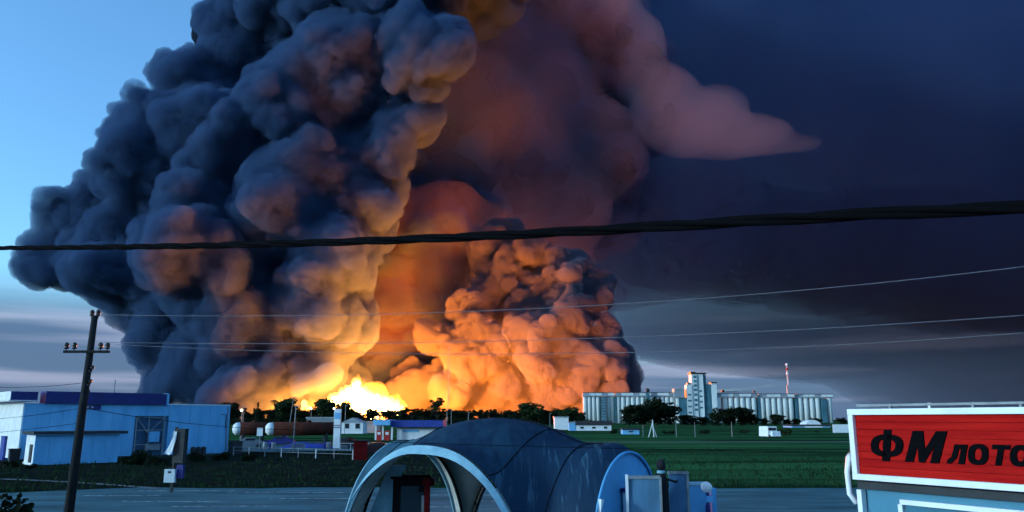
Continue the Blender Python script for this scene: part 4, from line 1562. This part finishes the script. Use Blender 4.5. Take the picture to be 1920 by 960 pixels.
def arch_band(side, width, proud, material, name):
    """flat band that edges the arched opening of one side; outer rim on the arch, inner rim hanging lower"""
    out, inn = [], []
    n = 48
    for i in range(n + 1):
        t = math.sin((-0.985 + 1.97 * i / n) * math.pi / 2)
        uv, nrm = {'front': ((t, -1), (tl - tb)), 'left': ((-1, t), (tl - tf_)), 'right': ((1, t), (tf_ - tl)), 'back': ((t, 1), (tb - tl))}[side]
        nv_ = nrm.normalized()
        p = tent_pt(*uv)
        along = ((tf_ - tl) if side in ('front', 'back') else (tb - tl)).normalized()
        wgt = 0.35 + 0.65 * (1 - abs(t)) ** 0.5
        q = p - Vector((0, 0, width * wgt * (1 - abs(t) ** 3))) - along * (math.copysign(1, t) * width * 0.35 * abs(t) ** 1.6)
        out.append(p + nv_ * proud)
        inn.append(q + nv_ * proud * 1.8)
    vs = out + inn + [v - nv_ * 0.03 for v in out] + [v - nv_ * 0.03 for v in inn]
    m = n + 1
    fs = []
    for i in range(n):
        fs += [(i, i + 1, m + i + 1, m + i), (2 * m + i, 3 * m + i, 3 * m + i + 1, 2 * m + i + 1), (m + i, m + i + 1, 3 * m + i + 1, 3 * m + i), (i, 2 * m + i, 2 * m + i + 1, i + 1)]
    return MB().add(vs, fs).build(name, material, tent, smooth=False)


arch_band('front', 0.20, 0.14, BAND, 'arch_band')
arch_band('left', 0.16, 0.05, BAND, 'arch_band')
arch_band('back', 0.14, 0.03, CANVAS_L, 'arch_band')


def truss(side, t0, t1, gap, rungs):
    """ladder-like frame that follows the inside of an arch"""
    A_, B_ = [], []
    for i in range(25):
        t = t0 + (t1 - t0) * i / 24
        uv = {'front': (t, -0.93), 'left': (-0.93, t), 'right': (0.93, t), 'back': (t, 0.93)}[side]
        p = tent_pt(*uv) - Vector((0, 0, 0.08))
        c = (Vector((0, 0, p.z)) - p)
        c.z = 0
        A_.append(p)
        B_.append(p + c.normalized() * gap - Vector((0, 0, gap * 0.5)))
    MB().tube(A_, 0.035, 6).build('truss_rail', STRAP, tent)
    MB().tube(B_, 0.035, 6).build('truss_rail', STRAP, tent)
    for k in range(rungs):
        i = int(k * 24 / (rungs - 1))
        MB().tube([A_[i], B_[i]], 0.028, 5).build('truss_rung', STRAP, tent)
    vs = A_ + B_
    MB().add([v + Vector((0, 0.01, 0)) for v in vs], [(i, i + 1, 25 + i + 1, 25 + i) for i in range(24)]).build('truss_sheet', LINER, tent)


truss('back', -0.97, -0.2, 0.24, 10)
truss('left', 0.2, 0.97, 0.24, 10)
truss('left', -0.97, -0.25, 0.24, 10)

# porch closed by a pale blue end wall on the right-hand arch
po = empty('tent_porch', ((tf_ + trr) / 2))
tag(po, 'pale blue arched end wall of the porch at the right of the tent', 'porch')
din = (tf_ - tl).normalized()
dal = (trr - tf_).normalized()


def porch_pt(t, out, k=1.0):
    a = t * math.pi
    return dal * (-math.cos(a) * 2.2 * k - 0.15) + din * (out - 0.29) + Vector((0, 0, max(0.0, 3.22 * k * math.sin(a) ** 0.62)))


n = 40
ring0 = []
for i in range(n + 1):
    t = math.sin((-0.985 + 1.97 * i / n) * math.pi / 2)
    ring0.append(tent_pt(1.0, t) + TC - po.location - din * 0.03)
ring1 = [porch_pt(i / n, 0.95) for i in range(n + 1)]
rows = []
for j in range(9):
    f = j / 8
    rows.append([a_.lerp(b_, f) + Vector((0, 0, 0.10 * math.sin(f * math.pi))) for a_, b_ in zip(ring0, ring1)])
vs = [p for r_ in rows for p in r_]
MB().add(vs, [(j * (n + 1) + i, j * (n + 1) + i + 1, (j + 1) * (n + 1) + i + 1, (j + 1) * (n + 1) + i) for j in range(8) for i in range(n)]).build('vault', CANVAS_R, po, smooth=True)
wall_o = [porch_pt(i / n, 0.93) for i in range(n + 1)]
wall_i = [porch_pt(i / n, 0.88) for i in range(n + 1)]
MB().add(wall_o + wall_i, [tuple(range(n + 1)), tuple(range(n + 1, 2 * n + 2))[::-1]]).build('end_wall', PANEL, po)
fr = MB()
fr.tube([porch_pt(i / n, 0.98, 1.0) for i in range(n + 1)], 0.035, 6)
fr.build('rim', PANEL, po, smooth=True)
lp0 = porch_pt(0.06, 1.0)
lp1 = porch_pt(0.22, 1.0)
MB().tube([porch_pt(0.012, 1.03), porch_pt(0.04, 1.03), porch_pt(0.10, 1.03), porch_pt(0.19, 1.03)], 0.075, 6).build('white_edge', WHITEP, po)
c0 = dal * 0.0 + din * 0.71
ang = math.atan2(dal.y, dal.x)
MB().box((c0.x, c0.y, 1.55), (1.15, 0.05, 1.5), rz=ang).build('window', mat('pale_window_film', (0.42, 0.62, 0.72), 0.3, 0.2, 1.5), po)
MB().box((c0.x, c0.y, 2.36), (1.3, 0.12, 0.08), rz=ang).build('window_flap', NAVY, po)

# things inside and beside the tent
wp = empty('white_panel', (-3.35, 21.3, 0), R(-18))
tag(wp, 'slanted white panel inside the left of the tent', 'panel')
MB().add([(-0.55, 0, 0), (0.45, 0, 0), (0.45, 0, 2.45), (0.62, 0, 2.85), (0.15, 0, 2.85), (-0.45, 0, 1.4), (-0.55, 0.06, 0), (0.45, 0.06, 0), (0.45, 0.06, 2.45), (0.62, 0.06, 2.85), (0.15, 0.06, 2.85), (-0.45, 0.06, 1.4)],
         [(0, 1, 2, 3, 4, 5), (11, 10, 9, 8, 7, 6), (0, 6, 7, 1), (1, 7, 8, 2), (2, 8, 9, 3), (3, 9, 10, 4), (4, 10, 11, 5), (5, 11, 6, 0)]).build('board', BAND, wp)
MB().box((-0.05, -0.04, 1.2), (0.8, 0.03, 0.04)).build('batten', GREYM, wp)
ck = empty('display_cabinet', (-2.62, 21.4, 0), R(6))
tag(ck, 'tall dark cabinet under the tent arch beside the white panel', 'cabinet')
MB().box((0, 0.02, 1.25), (0.95, 0.6, 2.5)).build('body', STRAP, ck)
MB().box((0.06, -0.3, 1.3), (0.66, 0.04, 2.05)).build('glass_door', GLASS, ck)
MB().box((-0.03, 0.0, 2.53), (1.02, 0.68, 0.06)).build('top', STRAP, ck)
MB().tube([(-0.33, -0.34, 1.0), (-0.33, -0.34, 1.6)], 0.015, 6).build('handle', GREYM, ck)
rp = empty('bollard_post', (-2.17, 21.0, 0))
tag(rp, 'dark red post with round fittings right of the dark cabinet', 'post')
MB().box((0, 0, 1.2), (0.14, 0.14, 2.4)).build('shaft', BRICKR, rp)
MB().lathe([(0.13, -0.03), (0.15, 0), (0.15, 0.1), (0.1, 0.16)], (0.02, 0, 2.38), 12).build('cap', BRICKR, rp)
MB().box((-0.14, 0, 2.25), (0.16, 0.1, 0.12)).build('bracket', STRAP, rp)
MB().box((-0.11, 0, 1.1), (0.06, 0.05, 2.0)).build('pale_strip', GREYM, rp)

# booth panels, folded parasol and boxes right of the tent
bp = empty('booth_screen', (ground_x(1172, 18.6), 18.6, 0), R(-4))
tag(bp, 'pale blue booth screen with white corner post right of the porch', 'screen')
wS = (1232 - 1172) * pxm(18.6)
MB().box((wS / 2, 0.03, 1.38), (wS, 0.04, 2.7)).build('sheet', mat('blue_clear_sheet', (0.09, 0.21, 0.33), 0.35, 0.35, 1.2, stretch=(2, 2, 0.4)), bp)
MB().box((0, 0, 1.39), (0.06, 0.08, 2.78)).build('corner_post', WHITEP, bp)
MB().box((wS / 2, 0, 2.72), (wS, 0.06, 0.07)).build('top_rail', GREYM, bp)
MB().box((wS, 0, 1.36), (0.05, 0.07, 2.72)).build('end_post', GREYM, bp)
bp2 = empty('booth_screen', (ground_x(1250, 19.2), 19.2, 0), R(3))
tag(bp2, 'blue booth screen with pale top edge right of the folded parasol', 'screen')
wS = (1281 - 1248) * pxm(19.2)
MB().box((wS / 2, 0, 1.38), (wS, 0.05, 2.74)).build('sheet', mat('deep_blue_sheet', (0.06, 0.16, 0.28), 0.4, 0.3, 1.2), bp2)
MB().box((wS / 2, -0.02, 2.78), (wS + 0.05, 0.10, 0.06)).build('top_rail', GREYM, bp2)
MB().box((wS, -0.02, 1.4), (0.06, 0.08, 2.8)).build('end_post', GREYM, bp2)
bx = empty('booth_counter', (ground_x(1302, 19.8), 19.8, 0), R(2))
tag(bx, 'pale booth counter at the right end of the screens', 'counter')
MB().box((-0.05, 0.25, 1.22), (0.62, 0.5, 2.44)).build('body', PANEL, bx)
MB().box((-0.05, 0.25, 2.47), (0.68, 0.56, 0.05)).build('top', BAND, bx)
MB().box((0.22, -0.03, 1.0), (0.10, 0.05, 2.0)).build('dark_edge', NAVY, bx)
fl = empty('floodlight', (ground_x(1320, 19.6), 19.6, 0))
tag(fl, 'white round floodlight on a pole at the end of the booth', 'lamp')
MB().tube([(0, 0, 0), (0, 0, 2.4)], 0.04, 8).build('pole', NAVY, fl)
MB().lathe([(0.05, -0.1), (0.12, -0.06), (0.13, 0.06), (0.09, 0.1)], (-0.02, -0.03, 2.42), 14, 'Y').build('head', WHITEP, fl)
MB().box((0.04, 0.0, 2.15), (0.16, 0.1, 0.14)).build('bracket', PANEL, fl)
sd = empty('booth_screen', (ground_x(1330, 21), 21, 0))
tag(sd, 'low teal screen at the far right end of the booth', 'screen')
MB().box((-0.05, 0, 1.15), (0.12, 0.6, 2.3)).build('sheet', PANEL, sd)

PARA = mat('black_parasol_cloth', (0.012, 0.012, 0.016), 0.85, 0.3, 4)
ps = empty('folded_parasol', (ground_x(1236, 18.9), 18.9, 0))
tag(ps, 'folded black parasol with a pale tie standing behind the screens', 'parasol')
MB().tube([(0, 0, 0), (0, 0, 3.1)], 0.03, 8).build('pole', DARK, ps)
vs, fs = [], []
m = 16
prof = [(0.13, 1.62), (0.145, 1.9), (0.14, 2.3), (0.12, 2.6), (0.095, 2.74), (0.07, 2.80)]
for r_, z in prof:
    for k in range(m):
        a = k / m * math.tau
        rr = r_ * (1 + 0.16 * math.cos(8 * a))
        vs.append((rr * math.cos(a), rr * math.sin(a), z))
for i in range(len(prof) - 1):
    for k in range(m):
        k2 = (k + 1) % m
        fs.append((i * m + k, i * m + k2, (i + 1) * m + k2, (i + 1) * m + k))
fs += [tuple(range(m))[::-1], tuple((len(prof) - 1) * m + k for k in range(m))]
MB().add(vs, fs).build('folded_cloth', PARA, ps, smooth=True)
MB().lathe([(0.085, 2.785), (0.10, 2.80), (0.10, 2.83), (0.08, 2.85)], (0, 0, 0), 14).build('tie', BAND, ps)
MB().lathe([(0.05, 2.85), (0.105, 2.90), (0.11, 2.98), (0.08, 3.07), (0.02, 3.11)], (0, 0, 0), 14).build('cap', PARA, ps, smooth=True)
MB().tube([(0.05, -0.05, 2.68), (0.30, -0.08, 2.60), (0.36, -0.08, 2.62)], 0.03, 6).build('crank_arm', PARA, ps)

# ------------------------------------------------------------------ kiosk with the red sign
SIGNR = mat('red_sign_boards', (0.50, 0.012, 0.008), 0.85, scale=1.2, col2=(0.34, 0.006, 0.006), stretch=(0.6, 1, 9), spec=0.06)
LETTER = mat('black_letters', (0.004, 0.004, 0.005), 0.9, 0.2, 3, spec=0.02)
KIOSKW = mat('pale_teal_wall', (0.07, 0.22, 0.31), 0.8, 0.15, 0.8)
k0 = Vector((ground_x(1601, 11.0), 11.0, 0))
k1 = Vector((ground_x(1990, 8.75), 8.75, 0))
kd = (k1 - k0)
KL = kd.length
kz = math.atan2(kd.y, kd.x)
ki = empty('kiosk', k0, kz)
tag(ki, 'pale kiosk with red lottery sign above its wall at far right', 'kiosk')
ZT, ZB = 4.14, 3.22
fr_ = 0.075
nb_ = 8
bh = (ZT - ZB - 2 * fr_) / nb_
for i in range(nb_):
    MB().box((KL / 2, -0.05, ZB + fr_ + (i + 0.5) * bh), (KL - 2 * fr_, 0.04, bh - 0.004)).build('sign_board', SIGNR, ki)
MB().box((KL / 2, 0.02, (ZT + ZB) / 2), (KL - 0.02, 0.08, ZT - ZB - 0.02)).build('sign_back', SIGNR, ki)
MB().box((KL / 2, -0.06, ZT - fr_ / 2), (KL, 0.14, fr_)).build('sign_frame', WHITEP, ki)
MB().box((KL / 2, -0.06, ZB + fr_ / 2), (KL, 0.14, fr_)).build('sign_frame', WHITEP, ki)
MB().box((fr_ / 2, -0.058, (ZT + ZB) / 2), (fr_, 0.136, ZT - ZB - 2 * fr_ - 0.004)).build('sign_frame', WHITEP, ki)
MB().box((KL / 2 + 0.05, 0.9, 1.56), (KL, 1.8, 3.1)).build('wall', KIOSKW, ki)
MB().box((KL / 2 + 0.02, 0.86, 3.15), (KL - 0.02, 1.9, 0.09)).build('roof_edge', DARK, ki)
MB().box((0.06, -0.06, 1.55), (0.07, 0.09, 3.08)).build('corner_post', WHITEP, ki)
# framed panel of the shop front
a_, b_ = 0.62, KL - 0.05
MB().box(((a_ + b_) / 2, -0.04, 2.98), (b_ - a_, 0.07, 0.06)).build('panel_frame', WHITEP, ki)
MB().box((a_, -0.04, 1.5), (0.06, 0.07, 2.9)).build('panel_frame', WHITEP, ki)
MB().box(((a_ + b_) / 2, -0.015, 1.5), (b_ - a_ - 0.08, 0.03, 2.88)).build('panel', mat('teal_panel', (0.045, 0.15, 0.21), 0.8, 0.2, 0.8), ki)
MB().box((KL / 2, 0.1, ZT + 0.05), (KL, 0.05, 0.03)).build('top_rail', GREYM, ki)
for i in range(5):
    MB().box((0.5 + i * 0.55, 0.1, ZT + 0.03), (0.03, 0.04, 0.08)).build('rail_stub', WHITEP if i == 1 else GREYM, ki)
MB().tube([(-0.03, -0.02, 3.72), (-0.10, -0.05, 3.5), (-0.13, -0.06, 3.3), (-0.12, -0.06, 3.02), (-0.04, -0.04, 2.9)], 0.035, 8).build('side_tube', WHITEP, ki, smooth=True)


def face_x(px):
    """distance along the sign at which that pixel column is met"""
    a = (px - 960) / FPX / (math.cos(PITCH) + 360 / FPX * math.sin(PITCH))
    dx, dy = kd.x / KL, kd.y / KL
    ox, oy = k0.x + dy * 0.084, k0.y - dx * 0.084
    return (a * oy - ox) / (dx - a * dy)


def ring(rx, ry, ix, iy, cx=0.5, cy=0.5, n=20, pw=0.8):
    """quads of a fat oval ring in the unit square"""
    def pt(a, x, y):
        ca, sa = math.cos(a), math.sin(a)
        return (cx + x * math.copysign(abs(ca) ** pw, ca), cy + y * math.copysign(abs(sa) ** pw, sa))
    out = []
    for k in range(n):
        a0, a1 = k / n * math.tau, (k + 1) / n * math.tau
        out.append([pt(a0, ix, iy), pt(a0, rx, ry), pt(a1, rx, ry), pt(a1, ix, iy)])
    return out


GLYPH = {
    'Ф': ring(0.5, 0.36, 0.27, 0.20) + [[(0.385, 0), (0.615, 0), (0.615, 1), (0.385, 1)]],
    'М': [[(0, 0), (0.25, 0), (0.25, 1), (0, 1)], [(0.75, 0), (1, 0), (1, 1), (0.75, 1)], [(0.25, 1), (0.25, 0.55), (0.42, 0.0), (0.5, 0.0), (0.5, 0.42), (0.31, 1)],
          [(0.75, 1), (0.69, 1), (0.5, 0.42), (0.5, 0.0), (0.58, 0.0), (0.75, 0.55)]],
    'л': [[(0.66, 0), (1, 0), (1, 1), (0.66, 1)], [(0.25, 0.76), (0.66, 0.76), (0.66, 1), (0.25, 1)], [(0.0, 0.0), (0.25, 0.0), (0.5, 0.3), (0.55, 0.76), (0.25, 0.76), (0.2, 0.35), (0.0, 0.22)]],
    'о': ring(0.5, 0.5, 0.18, 0.27),
    'т': [[(0.33, 0), (0.67, 0), (0.67, 0.78), (0.33, 0.78)], [(0, 0.78), (1, 0.78), (1, 1), (0, 1)]],
}


def sign_letter(ch, p0, p1, zlo, zhi, shear):
    x0, x1 = face_x(p0), face_x(p1)
    m = MB()
    for idx, q in enumerate(GLYPH[ch]):
        pts = [(x0 + ((x * (1 - shear)) + y * shear) * (x1 - x0), zlo + y * (zhi - zlo)) for x, y in q]
        n_ = len(pts)
        yf = -0.086 - 0.0004 * (idx % 2)
        m.add([(x, yf, z) for x, z in pts] + [(x, -0.0705, z) for x, z in pts], [tuple(range(n_)), tuple(range(n_, 2 * n_))[::-1]] + [(i, n_ + i, n_ + (i + 1) % n_, (i + 1) % n_) for i in range(n_)])
    m.build('letter', LETTER, ki)


def fz(px, py):
    x = face_x(px)
    d = k0.y - kd.x / KL * 0.084 + kd.y / KL * x
    return at(px, py, d).z


for ch, p0, p1, y0, y1, sh in (('Ф', 1629, 1698, 806, 865, 0.12), ('М', 1694, 1779, 808, 868, 0.25), ('л', 1772, 1815, 833, 870, 0.25), ('о', 1810, 1855, 832, 872, 0.15),
                               ('т', 1851, 1895, 834, 873, 0.25), ('о', 1888, 1935, 834, 875, 0.15)):
    pm = (p0 + p1) / 2
    sign_letter(ch, p0, p1, fz(pm, y1), fz(pm, y0), sh)
